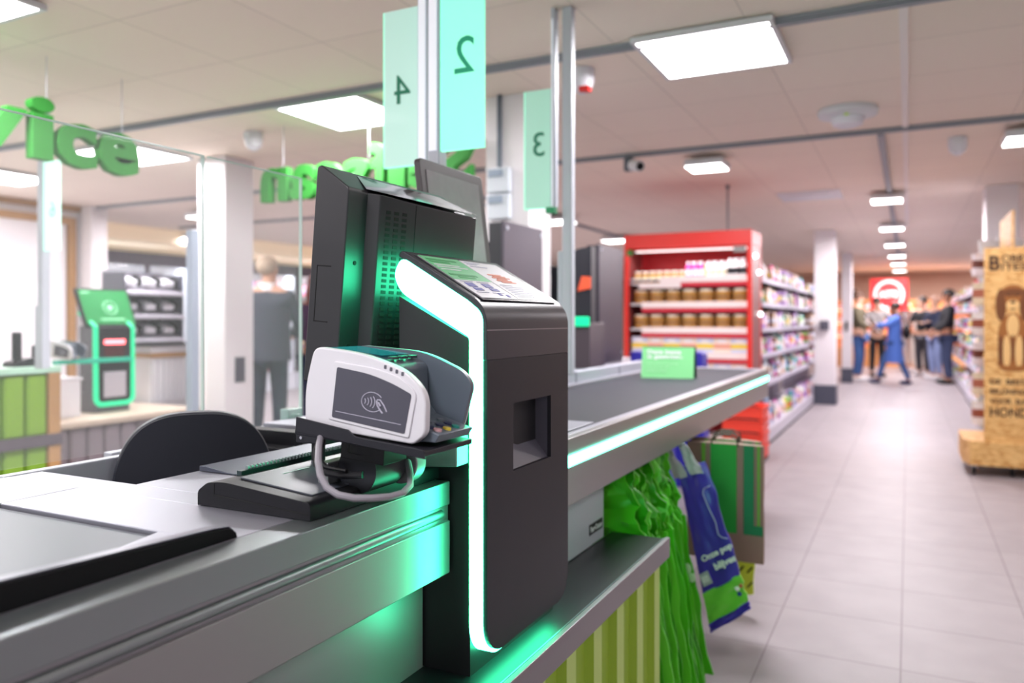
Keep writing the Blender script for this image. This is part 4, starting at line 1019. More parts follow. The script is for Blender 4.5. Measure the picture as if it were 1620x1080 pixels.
rowb = [pink] * 5 + [yel] + [wb] * 6 + [kb] * 6
for i, me in enumerate(rowb):
    if i < 18:
        nm = 'hot pink bottle' if me is pink else 'yellow bottle' if me is yel else 'small white bottle' if me is wb else 'tall white bottle with black label'
        place('bottle', me, (-1.87 + i * .0325 * (1 if False else 1), 7.42 + (i % 2) * .03, 1.616), 0, '%s on top rack shelf, %s from the left' % (nm, ordw[i]), 'bottle', 'bottles on the top shelf of the red rack')
for r_, z in ((1, 1.376), (2, 1.136)):
    for i in range(7): place('jar', wj, (-2.33 + i * .158, 7.44, z), 0, 'wide amber jar on the %s shelf of the red rack, %s from the left' % (['', 'second', 'third'][r_], ordw[i]), 'jar', 'wide amber jars on the red rack')
multi = [proto_box(.155, .12, .15, mat('box cream', '#f0dfd2', .5), mat('box peach', '#e8a48c', .5)), proto_box(.155, .12, .15, mat('box pale blue', '#d4d9ee', .5), mat('box yolk', '#f0cf50', .5))]
for r_, z in ((3, .901), (4, .661)):
    for i in range(7): place('carton', multi[(i + r_) % 2], (-2.33 + i * .158, 7.43, z), 0, '%s carton on the %s shelf of the red rack, %s from the left' % (['peach banded', 'yolk banded'][(i + r_) % 2], ['', '', '', 'fourth', 'fifth'][r_], ordw[i]), 'carton', 'cartons on the red rack')
for k, (y, z) in enumerate(((7.42, 1.80), (7.62, 1.66), (7.70, 1.27))):
    obj('spot_lamp', MB().ball((-1.25, y, z), .022, .022, .022), mat('spot glow', '#ffffff', .5, emit=(1, 1, 1, 1), es=3), rk)

# gondolas
GS = mat('gondola shelf', '#b9b4c4', .45); GD = mat('gondola dark', '#3a3640', .5)
def gondola(x, y0, y1, sgn, label, zs, step, grp, where, h=1.75, start=None):
    t = thing('shelf_unit', label, 'shelf unit', (x - sgn * .25, (y0 + y1) / 2, 0))
    obj('base', MB().box(min(x, x - sgn * .5), max(x, x - sgn * .5), y0, y1, 0, .15), mat('base deck', '#c3bfcb', .45), t, bevel=.004)
    obj('back_panel', MB().box(min(x - sgn * .5, x - sgn * .47), max(x - sgn * .5, x - sgn * .47), y0, y1, .15, h), mat('gondola back', '#8d8794', .6), t)
    obj('plinth', MB().box(min(x - sgn * .01, x + sgn * .004), max(x - sgn * .01, x + sgn * .004), y0, y1, 0, .03), GD, t)
    for k, z in enumerate(zs[1:]):
        d_ = .10 + .0 * k
        s_ = obj('shelf', MB().box(min(x - sgn * .07, x - sgn * .47), max(x - sgn * .07, x - sgn * .47), y0, y1, z - .028, z), GD if k >= 2 else GS, t)
        obj('price_rail', MB().box(min(x - sgn * .07, x - sgn * .055), max(x - sgn * .07, x - sgn * .055), y0, y1, z - .035, z + .006), GS, s_)
    lv = ['lowest', 'second', 'third', 'fourth', 'fifth', 'sixth', 'top']
    for k, z in enumerate(zs):
        y = (start or y0) + .09; i = 0
        while y < y1 - .08:
            kd, me, c_ = pr_.choice(lib)
            xx = x - sgn * (.02 if k == 0 else .09) - sgn * (.05 + pr_.uniform(0, .03))
            place(kd, me, (xx, y, z + .0005), (PI / 2 if sgn > 0 else -PI / 2) + pr_.uniform(-.15, .15), '%s on %s level of %s, %s from near end' % (kd, lv[k], where, (ordw[i] if i < 20 else 'twenty-' + ordw[i - 20]) if i < 29 else 'number %d' % (i + 1)), c_, grp)
            y += step * pr_.uniform(.92, 1.08); i += 1
    return t
ZS = [.151, .58, .87, 1.13, 1.38, 1.62]
gondola(-1.21, 7.9, 11.95, 1, 'long grey shelf unit of pouches left of the aisle', ZS, .165, 'products on the left aisle shelves', 'left aisle shelf unit')
gondola(-1.25, 12.7, 16.2, 1, 'farther grey shelf unit between the two white pillars', ZS, .36, 'products between the white pillars', 'shelf unit between the pillars')
gondola(.78, 9.6, 13.9, -1, 'grey shelf unit right of the aisle beyond the wooden stand', [.151, .5, .8, 1.08, 1.36, 1.62], .20, 'products on the right aisle shelves', 'right aisle shelf unit', 1.95)
gondola(.80, 14.0, 21, -1, 'far grey shelf unit right of the aisle beside the people', [.151, .5, .8, 1.08, 1.36, 1.62], .50, 'products on the far right shelves', 'far right shelf unit', 1.95)
# towels and cleaning goods at the near lower end of the left shelves
t = tag(obj('ironing_board_cover', MB().ball((-1.235, 7.862, .375), .03, .04, .224, 14), mat('pale blue cloth', '#a9c6ea', .6)), 'pale blue oval cover hanging at the near end of the left shelves', 'cover')

# treat stand: hanging bags behind the board
ht = thing('hook_stand', 'white wire stand of hanging treat bags behind the wooden board', 'stand', (.62, 8.0, 0))
obj('back_panel', MB().box(.56, .90, 8.12, 8.15, .24, 1.92), WHITEM, ht); obj('foot', MB().box(.50, .95, 7.75, 8.2, .0, .06), WHITEM, ht); obj('pole', MB().box(.70, .74, 8.15, 8.18, .05, 1.95), WHITEM, ht)
tb = [proto_pouch(.10, .04, .20, pm[1], mat('treat brown', '#9c4f36', .5)), proto_pouch(.10, .04, .20, pm[6], mat('treat red brown', '#b56a50', .5)), proto_pouch(.09, .04, .19, pm[17], mat('treat dark', '#6b352a', .5))]
for r_ in range(6):
    z = .30 + r_ * .26
    for i in range(3):
        for q in range(2):
            place('treat_bag', tb[(i + r_ + q) % 3], (.55 + i * .11, 7.93 + q * .11, z), pr_.uniform(-.2, .2), 'hanging treat bag in the %s %s row from below, %s from the left' % (['front', 'rear'][q], ordw[r_], ordw[i]), 'treat bag', 'treat bags on the hook stand')
for r_ in range(6):
    z = .5 + r_ * .26
    for i in range(3): obj('hook', MB().cyl((.55 + i * .11, 7.86, z + .005), (.55 + i * .11, 8.13, z + .005), .004, n=6), CHROME, ht)

# OSB display
def osb_material():
    m = bpy.data.materials.new('strand board'); m.use_nodes = True; nt = m.node_tree; b = nt.nodes['Principled BSDF']
    tc = nt.nodes.new('ShaderNodeTexCoord'); mp = nt.nodes.new('ShaderNodeMapping'); mp.inputs['Scale'].default_value = (1, 1, 2.4)
    v = nt.nodes.new('ShaderNodeTexVoronoi'); v.inputs['Scale'].default_value = 26; nz = nt.nodes.new('ShaderNodeTexNoise'); nz.inputs['Scale'].default_value = 9; nz.inputs['Detail'].default_value = 5
    cr_ = nt.nodes.new('ShaderNodeValToRGB'); cr_.color_ramp.elements[0].color = lin('#c98a40'); cr_.color_ramp.elements[1].color = lin('#fbd08a')
    mx = nt.nodes.new('ShaderNodeMix'); mx.data_type = 'RGBA'; mx.blend_type = 'MULTIPLY'; mx.inputs[0].default_value = .22
    nt.links.new(tc.outputs['Object'], mp.inputs[0]); nt.links.new(mp.outputs[0], v.inputs['Vector']); nt.links.new(mp.outputs[0], nz.inputs['Vector'])
    nt.links.new(v.outputs['Color'], cr_.inputs[0]); nt.links.new(cr_.outputs[0], mx.inputs[6]); nt.links.new(nz.outputs[0], mx.inputs[7]); nt.links.new(mx.outputs[2], b.inputs['Base Color'])
    b.inputs['Roughness'].default_value = .55
    return m
OSB = osb_material(); BURN = mat('burnt lettering', '#3a1f10', .7); BURN2 = mat('burnt drawing', '#9a5f28', .7); BURN3 = mat('burnt drawing dark', '#6e3f1a', .7)
od = thing('treat_stand', 'wooden strand board stand on castors with burnt dog drawing and lettering', 'display stand', (.85, 7.3, 0))
obj('base', MB().prism([(.385, 7.22), (.43, 7.07), (1.30, 7.07), (1.30, 7.75), (.385, 7.75)], .085, .275, 'z'), OSB, od, bevel=.004)
bd_ = obj('board', MB().box(.526, 1.30, 7.10, 7.122, .275, 1.775), OSB, od)
obj('topper', MB().prism([(7.124, 1.60), (7.16, 1.60), (7.16, 1.80), (7.98, 1.80), (7.98, 2.06), (7.124, 2.06)], .71, .728, 'x'), OSB, od)
obj('shelf', MB().box(.56, 1.28, 7.13, 7.7, .9, .92).box(.56, 1.28, 7.13, 7.7, .60, .62), OSB, od)
for (x, y) in ((.46, 7.16), (.72, 7.2), (1.2, 7.16), (.46, 7.65)):
    c_ = obj('castor', MB().cyl((x - .012, y, .036), (x + .012, y, .036), .035, n=18), BLACK, od); obj('fork', MB().box(x - .02, x + .02, y - .015, y + .02, .06, .085), CHROME, c_)
def bt2(s_, x0, z, wd, hh, bold=.02): put_text('lettering', s_, bd_, frame((x0 + wd / 2, 7.0985, z), (1, 0, 0), (0, 0, 1)), width=wd, height=hh, extrude=.0012, bold=bold, material=BURN)
bt2('B', .560, 1.655, .072, .115, .03); bt2('OBBY', .642, 1.688, .19, .055); bt2('ITES', .642, 1.623, .16, .055)
bt2('DE  BESTE', .565, .640 + .10, .26, .040); bt2('BELONING', .565, .665, .235, .040); bt2('VOOR  ELKE', .565, .590, .27, .040); bt2('HOND', .565, .505, .25, .072)
# dog drawing: seated long-eared dog, plain burnt shapes
dg_ = MB()
def el(x, z, rx, rz, m_, y=7.0990): dg_.ball((x, y, z), rx, .0010, rz, 20, m_)
dx = .715
LTD = mat('drawing light', '#e3b878', .7)
el(dx, 1.08, .10, .19, BURN2); el(dx + .01, .88, .115, .06, BURN2, 7.0991)
el(dx, 1.40, .088, .088, BURN2, 7.0987); el(dx - .078, 1.33, .036, .125, BURN3, 7.0984); el(dx + .078, 1.33, .036, .125, BURN3, 7.0984)
el(dx, 1.425, .072, .035, BURN3, 7.0983); el(dx, 1.33, .045, .042, LTD, 7.0981); el(dx, 1.352, .017, .012, BURN, 7.0973); el(dx, 1.30, .020, .006, BURN3, 7.0974)
for q in (-1, 1): el(dx + q * .032, 1.405, .010, .007, BURN, 7.0975); el(dx + q * .040, .97, .026, .13, LTD, 7.0982); el(dx + q * .078, .98, .020, .12, BURN3, 7.0985); el(dx + q * .045, .845, .036, .022, BURN2, 7.0979)
el(dx, 1.17, .040, .09, LTD, 7.0980); el(dx, 1.0, .012, .11, BURN3, 7.0976)
obj('dog_drawing', dg_, None, bd_)

# far red sign and counter at the back
t = thing('promotion_sign', 'red square sign with a white ring hanging at the back of the aisle', 'sign', (-.4, 20, 1.45))
SR = mat('sign red', '#d81e22', .5, emit=(.8, .03, .03, 1), es=.35); SW = mat('sign white', '#fff2ee', .5, emit=(1, .8, .75, 1), es=.5)
b_ = obj('panel', MB().box(-.79, .0, 20.0, 20.03, 1.43, 2.16), SR, t)
rg = [(-.40 + .29 * math.cos(a_), 19.985, 1.78 + .31 * math.sin(a_)) for a_ in [2 * PI * i / 32 for i in range(33)]]
obj('ring', MB().tube(rg, .030, 8), SW, b_)
put_text('lettering', 'ACTIE', b_, frame((-.40, 19.97, 1.80), (1, 0, 0), (0, 0, 1)), width=.40, height=.15, extrude=.004, bold=.04, material=SW)
obj('post', MB().cyl((-.72, 20.05, 0), (-.72, 20.05, 1.5), .02).cyl((-.07, 20.05, 0), (-.07, 20.05, 1.5), .02), ALU, t)
t = thing('bakery_counter', 'warm lit orange shelving behind the group of people', 'counter', (-.3, 22.5, 0))
obj('cabinet', MB().box(-2.0, 1.6, 22.2, 23.2, 0, .5).box(-2.0, 1.6, 23.0, 23.2, .5, 1.75), mat('warm wood', '#d99a62', .6), t)
for z in (.75, 1.1, 1.45): obj('lit_shelf', MB().box(-2.0, 1.6, 22.5, 23.0, z, z + .03, mat('warm shelf', '#f3c9a0', .5, emit=(1, .66, .42, 1), es=.9)), None, t)
fd = [proto_box(.2, .2, .16, mat('crust', '#c9803f', .5), mat('crust light', '#e8b478', .5)), proto_box(.2, .2, .16, pm[10], pm[1])]
for z in (.78, 1.13, 1.48):
    for i in range(11): place('bread_box', fd[i % 2], (-1.85 + i * .31, 22.7, z + .001), 0, '%s box on the %s lit shelf at the back, %s from the left' % (['brown', 'red'][i % 2], {.78: 'lower', 1.13: 'middle', 1.48: 'upper'}[z], ordw[i]), 'box', 'boxes on the warm shelves at the back')

# ------------------------------------------------------------------ left background
sv = thing('service_counter', 'lime corrugated service counter with oak corner at the left edge', 'counter', (-5.2, 1.2, 0))
obj('body', MB().box(-5.6, -4.86, -1.5, 3.14, 0, .88), mat('counter core', '#6f8a2a', .6), sv)
cg = MB(); y = 3.09
while y > -1.4:
    for (za, zb_) in ((.04, .425), (.505, .87)): cg.prism([(-4.86, y), (-4.845, y), (-4.832, y - .012), (-4.832, y - .115), (-4.845, y - .127), (-4.86, y - .127)], za, zb_, 'z')
    y -= .14
obj('corrugated_front', cg, mat('lime sheet', '#7ba32b', .55), sv)
obj('top', MB().box(-5.65, -4.81, -1.5, 3.17, .885, .926), mat('pale green top', '#b6dcc4', .3), sv, bevel=.004)
obj('oak_corner', MB().box(-4.86, -4.815, 3.09, 3.165, 0, .884).box(-5.6, -4.861, 3.141, 3.165, 0, .884), OAK, sv)
obj('band', MB().box(-4.83, -4.80, -1.5, 3.17, .43, .50), mat('slate band', '#5a5058', .45), sv, bevel=.003)
lc = thing('kiosk_bench', 'low bench with pale wooden top and grey corrugated front under the green kiosk', 'bench', (-5.4, 4.2, 0))
obj('body', MB().box(-6.1, -5.04, 3.2, 4.40, 0, .49), mat('mauve core', '#7d7278', .6), lc)
cg = MB(); y = 4.39
while y > 3.3:
    cg.prism([(-5.04, y), (-5.03, y), (-5.018, y - .012), (-5.018, y - .10), (-5.03, y - .112), (-5.04, y - .112)], .02, .48, 'z'); y -= .13
obj('corrugated_front', cg, mat('mauve sheet', '#857a80', .55), lc)
obj('wooden_top', MB().box(-6.12, -4.98, 3.19, 4.42, .491, .53), mat('pale wood top', '#c4b3a2', .5, vary=.06, bscale=15, stretch=(1, 8, 1)), lc, bevel=.004)
# green kiosk facing the aisle
k2 = thing('self_checkout', 'self checkout kiosk with green lit outline and green screen on the left bench', 'kiosk', (-5.4, 3.92, .53))
obj('body', MB().box(-5.52, -5.335, 3.775, 4.055, .53, 1.17), mat('grey kiosk side', '#55525a', .45), k2)
fr = obj('front_panel', MB().prism(rrect(3.775, 4.06, .60, 1.16, .03), -5.334, -5.318, 'x'), BLACK, k2)
path = [(-5.50, 3.765, 1.27), (-5.325, 3.765, 1.165)] + [(-5.32, 3.765 + .05 - .05 * math.cos(a_), .64 - .05 * math.sin(a_)) for a_ in [PI / 2 * i / 5 for i in range(6)]] + [(-5.32, 4.07 - .05 + .05 * math.sin(a_), .64 - .05 * math.cos(a_)) for a_ in [PI / 2 * i / 5 for i in range(6)]] + [(-5.325, 4.07, 1.165), (-5.42, 4.07, 1.215)]
obj('light_rim', MB().tube(path, .018, 8), LEDG, k2)
obj('red_light', MB().box(-5.317, -5.312, 3.83, 4.0, 1.035, 1.068), mat('red scanner glow', '#ff8080', .5, emit=(1, .10, .12, 1), es=4.5), fr, bevel=.002)
obj('scanner_pane', MB().box(-5.3175, -5.315, 3.83, 4.0, .93, 1.02), mat('dark red pane', '#4a0f14', .2), fr)
obj('receipt_panel', MB().box(-5.3175, -5.312, 3.825, 4.01, .64, .83), mat('receipt panel', '#b9b3bd', .5), fr, bevel=.006)
SM = Matrix.Translation((-5.36, 3.93, 1.17)) @ Matrix.Rotation(math.radians(-24), 4, 'Y')
def smx(mb, name, m_, parent=k2, bevel=0): mb.v = [tuple(SM @ Vector(p)) for p in mb.v]; return obj(name, mb, m_, parent, bevel)
s1 = smx(MB().box(-.03, 0, -.215, .215, 0, .31), 'screen_frame', BLACK, bevel=.004)
smx(MB().box(.0005, .002, -.20, .20, .015, .295), 'screen', mat('green screen', '#0f6a32', .3, emit=(.0, .24, .06, 1), es=.40), s1)
rg = [(.004, .055 * math.cos(a_) + .02, .15 + .055 * math.sin(a_)) for a_ in [2 * PI * i / 24 for i in range(25)]]
smx(MB().tube(rg, .004, 6).box(.0025, .004, .0, .04, .13, .17).box(.0025, .004, -.18, -.12, .27, .28).box(.0025, .004, -.08, .12, .05, .06), 'screen_symbols', mat('screen pale', '#8fd0a4', .4, emit=(.2, .5, .3, 1), es=.5), s1)
obj('arm', MB().box(-5.30, -5.25, 3.42, 4.02, .905, .935), mat('teal arm', '#1b9a7e', .4, emit=(0, .3, .2, 1), es=.5), k2, bevel=.003)
dup(ct, loc=(-5.26, 3.50, .94), rotz=.15, label='distant card terminal on the arm of the green self checkout')
t = tag(obj('white_bin', MB().box(-5.45, -5.25, 3.36, 3.60, .531, .80).box(-5.46, -5.24, 3.35, 3.61, .79, .81), WHITE, bevel=.004), 'white box beside the green self checkout on the bench', 'box')
# scanner rack
sr = thing('scanner_rack', 'grey three-tier rack of handheld scanners in front of the white pillar', 'rack', (-5.75, 4.5, 1.0))
obj('back_panel', MB().box(-5.89, -5.87, 4.22, 4.80, 1.0, 1.62), mat('rack grey', '#6d6a74', .5), sr)
obj('side', MB().box(-5.87, -5.62, 4.22, 4.235, 1.0, 1.60), GREYP, sr); obj('side', MB().box(-5.87, -5.62, 4.785, 4.80, 1.0, 1.60), GREYP, sr)
SH = mat('scanner white', '#d9d7de', .45)
rowy = ['bottom', 'middle', 'top']
for r_ in range(3):
    z = 1.03 + r_ * .195
    obj('tier', MB().prism([(-5.86, z), (-5.58, z), (-5.58, z + .02), (-5.86, z + .10)], 4.236, 4.784, 'y'), mat('tier grey', '#a7a3ad', .5), sr)
    for c_ in range(3):
        y = 4.32 + c_ * .18
        t = thing('handheld_scanner', 'handheld scanner on the %s tier, %s from the left' % (rowy[r_], ordw[c_]), 'scanner', (-5.71, y, z + .088), group='handheld scanners in the rack')
        local('body', MB().box(-.075, .065, -.06, .06, 0, .05, None, Matrix.Rotation(math.radians(17), 4, 'Y')), SH, t, bevel=.012)
        local('handle', MB().box(-.02, .08, .038, .066, .01, .085, None, Matrix.Rotation(math.radians(25), 4, 'Y')), BLACK, t, bevel=.006)
obj('base_edge', MB().box(-5.86, -5.55, 4.22, 4.80, 1.0, 1.02), BLACK, sr)
cb = thing('white_cabinet', 'white ribbed cabinet with oak band under the scanner rack', 'cabinet', (-5.8, 4.8, 0))
rbm = MB().box(-6.0, -5.60, 4.45, 5.35, .0, .90)
for k in range(8): rbm.box(-5.60, -5.585, 4.46 + k * .058, 4.497 + k * .058, .54, .89)
obj('body', rbm, mat('ribbed white', '#d8d6dc', .5), cb); obj('oak_band', MB().box(-6.01, -5.58, 4.44, 4.93, .9005, .94), OAK, cb); obj('top', MB().box(-6.0, -5.59, 4.45, 5.35, .941, .998), WHITE, cb)
obj('green_panel', MB().box(-5.599, -5.582, 4.95, 5.37, .50, .93), mat('pale mint panel', '#d3e4d6', .5), cb)
obj('vent', MB().box(-5.5815, -5.575, 5.0, 5.15, .64, .84), GREYP, cb)
# telephones on service counter
for k, (y, l_) in enumerate(((3.02, 'black cordless phone in its dock on the lime counter'), (2.62, 'second black phone dock at the left edge of the lime counter'))):
    t = thing('cordless_phone', l_, 'phone', (-4.95, y, .926))
    local('dock', MB().prism(round_poly([(-.11, 0), (.11, 0), (.10, .045), (.0, .055), (-.10, .03)], .012), -.06, .06, 'x'), BLACK, t, bevel=.006)
    local('handset', MB().box(-.02, .02, -.075, -.025, .04, .215), BLACK, t, bevel=.01)
    local('second_handset', MB().box(-.02, .02, .05, .09, .04, .13), BLACK, t, bevel=.008)
# purple bin
t = thing('round_bin', 'violet cylindrical bin with lime base band beside the man in the suit', 'bin', (-8.2, 7.74, 0))
local('body', MB().lathe([(.20, .14), (.20, .86), (.185, .862), (.185, .80)], 28), mat('bin violet', '#4b3f96', .5), t); local('base_band', MB().lathe([(.203, 0), (.203, .14)], 28), mat('bin lime', '#a6cf3a', .5), t)
# poster circles panel
t = thing('wall_poster', 'white wall panel with two pale pink circles beside the window', 'poster', (-8.42, 4.35, 1.0))
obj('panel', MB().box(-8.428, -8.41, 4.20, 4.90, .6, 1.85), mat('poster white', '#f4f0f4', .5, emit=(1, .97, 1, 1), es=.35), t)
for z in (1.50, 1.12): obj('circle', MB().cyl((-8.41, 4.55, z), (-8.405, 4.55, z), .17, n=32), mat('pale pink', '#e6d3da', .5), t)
# exit sign
t = thing('exit_sign', 'pale blue lit exit sign hanging from the ceiling at the left', 'sign', (-8.9, 8.4, 2.30))
b_ = obj('panel', MB().box(-8.93, -8.90, 8.15, 8.62, 2.28, 2.43), mat('exit blue', '#8fd2ea', .5, emit=(.35, .85, 1, 1), es=.6), t)
obj('pictogram', MB().box(-8.899, -8.895, 8.42, 8.56, 2.31, 2.40).ball((-8.897, 8.28, 2.39), .004, .015, .015, 10).box(-8.899, -8.895, 8.25, 8.31, 2.31, 2.37), mat('exit white', '#ffffff', .5, emit=(1, 1, 1, 1), es=1), b_)
obj('hanger', MB().cyl((-8.915, 8.3, 2.43), (-8.915, 8.3, 2.499), .004).cyl((-8.915, 8.5, 2.43), (-8.915, 8.5, 2.499), .004), ALU, t)
# cooled cabinets along the far left wall
fp = random.Random(9)
CC = ['#7fb6dc', '#e7eef8', '#c8536a', '#d9c7e8', '#4f7fc0', '#f3f3f8', '#d98a8a', '#9fd0e0', '#f0d8a0', '#7a5aa8', '#ffffff', '#b0d8b0']
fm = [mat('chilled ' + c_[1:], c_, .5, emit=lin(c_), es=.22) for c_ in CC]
flib = []
for k in range(10): flib.append(proto_box(.24, .2, fp.uniform(.16, .24), fp.choice(fm), fp.choice(fm)))
FRM = mat('cabinet frame', '#5b5560', .5)
for u in range(4):
    y0 = 6.1 + u * 2.3
    t = thing('cooled_cabinet', 'glass fronted cooled cabinet along the far left wall, %s from the service wall' % ordw[u], 'cabinet', (-9.9, y0 + 1.1, 0), group='cooled cabinets along the far left wall')
    obj('body', MB().box(-10.6, -10.5, y0, y0 + 2.25, 0, 2.15).box(-10.6, -9.65, y0, y0 + .04, 0, 2.15).box(-10.6, -9.65, y0 + 2.21, y0 + 2.25, 0, 2.15).box(-10.5, -9.65, y0 + .04, y0 + 2.21, 0, .3), mat('cabinet white', '#dfe3ee', .5), t)
    obj('header', MB().box(-9.75, -9.62, y0, y0 + 2.25, 1.98, 2.16), FRM, t)
    obj('lamp', MB().box(-9.80, -9.76, y0 + .05, y0 + 2.2, 2.0, 2.06), mat('cabinet lamp', '#ffffff', .5, emit=(.9, .95, 1, 1), es=4), t)
    area((-9.82, y0 + 1.12, 1.98), .05, 2.1, 14, (.9, .95, 1), (0, math.radians(-30), 0))
    for k in range(3):
        d_ = obj('door', MB().box(-9.66, -9.62, y0 + k * .75, y0 + k * .75 + .04, .3, 1.98).box(-9.66, -9.62, y0 + k * .75 + .71, y0 + k * .75 + .75, .3, 1.98), FRM, t)
        obj('pane', MB().box(-9.645, -9.637, y0 + k * .75 + .04, y0 + k * .75 + .71, .3, 1.98), GLASS, d_)
    for r_ in range(5):
        z = .32 + r_ * .33
        obj('shelf', MB().box(-10.48, -9.85, y0 + .05, y0 + 2.2, z - .02, z), WHITEM, t)
        for i in range(7):
            place('chilled_pack', fp.choice(flib), (-10.0, y0 + .2 + i * .30, z + .0005), PI / 2, 'chilled pack in the %s cabinet, %s shelf from below, %s from the left' % (ordw[u], ordw[r_], ordw[i]), 'pack', 'packs in the cooled cabinets')

# ------------------------------------------------------------------ people
def skin(name, nodes, edges, root, material, parent, sub=2, M=None):
    me = bpy.data.meshes.new(name)
    keys = list(nodes); idx = {k: i for i, k in enumerate(keys)}
    me.from_pydata([nodes[k][0] for k in keys], [(idx[a], idx[b_]) for a, b_ in edges], [])
    o = bpy.data.objects.new(name, me); C.objects.link(o)
    o.modifiers.new('skin', 'SKIN')
    if not me.skin_vertices: me.attributes.new
    sl = me.skin_vertices[0].data if len(me.skin_vertices) else None
    for k in keys:
        r_ = nodes[k][1]; sl[idx[k]].radius = r_ if isinstance(r_, tuple) else (r_, r_); sl[idx[k]].use_root = (k == root)
    s_ = o.modifiers.new('sub', 'SUBSURF'); s_.levels = sub; s_.render_levels = sub
    bake(o); o.data.materials.clear(); o.data.materials.append(material)
    for p in o.data.polygons: p.use_smooth = True
    o.parent = parent
    return o
def person(label, loc, rot, h, skinm, hairm, topm, legm, shoem, arms=None, legs=None, hair='short', coat=None, coatm=None, head_turn=0, sub=1, collar=None):
    t = thing('person', label, 'person', loc, rot)
    S = h
    def V(x, y, z): return (x * S, y * S, z * S)
    A = arms or {}
    L = legs or {}
    N = {}; E_ = []
    N['pelvis'] = (V(0, 0, .53), (.088 * S, .062 * S)); N['waist'] = (V(0, 0, .62), (.074 * S, .055 * S)); N['chest'] = (V(0, .005, .73), (.092 * S, .062 * S)); N['upper'] = (V(0, .005, .79), (.075 * S, .05 * S))
    N['neck'] = (V(0, 0, .845), .031 * S)
    ht = head_turn; hx, hy = math.sin(ht) * .012, -math.cos(ht) * .012
    N['jaw'] = (V(hx, hy, .888), (.036 * S, .044 * S)); N['skull'] = (V(0, 0, .935), (.045 * S, .055 * S)); N['crown'] = (V(0, .003, .975), (.032 * S, .038 * S))
    E_ += [('pelvis', 'waist'), ('waist', 'chest'), ('chest', 'upper'), ('upper', 'neck'), ('neck', 'jaw'), ('jaw', 'skull'), ('skull', 'crown')]
    top = {k: N[k] for k in ('pelvis', 'waist', 'chest', 'upper')}; te = [('pelvis', 'waist'), ('waist', 'chest'), ('chest', 'upper')]
    for s_, sd in (('l', -1), ('r', 1)):
        el_, wr = A.get(s_, ((sd * .135, .01, .63), (sd * .145, -.03, .49)))
        N['sh' + s_] = (V(sd * .098, .005, .795), .036 * S); N['el' + s_] = (V(*el_), .026 * S); N['wr' + s_] = (V(*wr), .016 * S)
        d = Vector(wr) - Vector(el_); d.normalize(); side_ = Vector((0, 0, 1)).cross(d)
        side_ = side_.normalized() if side_.length > .2 else Vector((0, -1, 0))
        pa = Vector(wr) + d * .035; N['pa' + s_] = (V(*pa), (.019 * S, .012 * S))
        E_ += [('upper', 'sh' + s_), ('sh' + s_, 'el' + s_), ('el' + s_, 'wr' + s_), ('wr' + s_, 'pa' + s_)]
        for q, (off, ln_) in enumerate(((-.016, .036), (-.0055, .043), (.005, .040), (.015, .031))):
            b0 = pa + side_ * off + d * .012; b1 = b0 + d * ln_ * .55 + Vector((0, -.003, 0)); b2 = b0 + d * ln_ + Vector((0, -.012, -.004))
            N['f%s%da' % (s_, q)] = (V(*b0), .0055 * S); N['f%s%db' % (s_, q)] = (V(*b1), .005 * S); N['f%s%dc' % (s_, q)] = (V(*b2), .0042 * S)
            E_ += [('pa' + s_, 'f%s%da' % (s_, q)), ('f%s%da' % (s_, q), 'f%s%db' % (s_, q)), ('f%s%db' % (s_, q), 'f%s%dc' % (s_, q))]
        th_ = Vector(wr) + d * .014 - side_ * sd * .02; N['t%sa' % s_] = (V(*th_), .006 * S); N['t%sb' % s_] = (V(*(th_ + d * .024 - side_ * sd * .006)), .005 * S)
        E_ += [('wr' + s_, 't%sa' % s_), ('t%sa' % s_, 't%sb' % s_)]
        top['sh' + s_] = (N['sh' + s_][0], .044 * S); top['el' + s_] = (N['el' + s_][0], .034 * S); top['wr' + s_] = (N['wr' + s_][0], .025 * S)
        te += [('upper', 'sh' + s_), ('sh' + s_, 'el' + s_), ('el' + s_, 'wr' + s_)]
        kn, an, toe = L.get(s_, ((sd * .055, -.01, .285), (sd * .058, .015, .05), (sd * .065, -.075, .018)))
        N['hp' + s_] = (V(sd * .05, 0, .48), .05 * S); N['kn' + s_] = (V(*kn), .034 * S); N['an' + s_] = (V(*an), .021 * S); N['toe' + s_] = (V(*toe), .018 * S)
        E_ += [('pelvis', 'hp' + s_), ('hp' + s_, 'kn' + s_), ('kn' + s_, 'an' + s_), ('an' + s_, 'toe' + s_)]
    skin('body', N, E_, 'pelvis', skinm, t, sub)
    g_ = lambda r_, k: (r_[0] * k, r_[1] * k) if isinstance(r_, tuple) else r_ * k
    tp = {k: (v_[0], g_(v_[1], 1.16) if k in ('pelvis', 'waist', 'chest', 'upper') else v_[1]) for k, v_ in top.items()}
    tp['pelvis'] = (V(0, 0, .515), (.092 * S, .07 * S))
    skin('top', tp, te, 'pelvis', topm, t, sub)
    ln_ = {'pelvis': (V(0, 0, .53), (.092 * S, .066 * S))}; le = []
    for s_ in 'lr':
        ln_['hp' + s_] = (N['hp' + s_][0], .058 * S); ln_['kn' + s_] = (N['kn' + s_][0], .043 * S); a_ = Vector(N['an' + s_][0]); ln_['an' + s_] = (tuple(a_ + Vector((0, 0, .01 * S))), .032 * S)
        le += [('pelvis', 'hp' + s_), ('hp' + s_, 'kn' + s_), ('kn' + s_, 'an' + s_)]
    skin('trousers', ln_, le, 'pelvis', legm, t, sub)
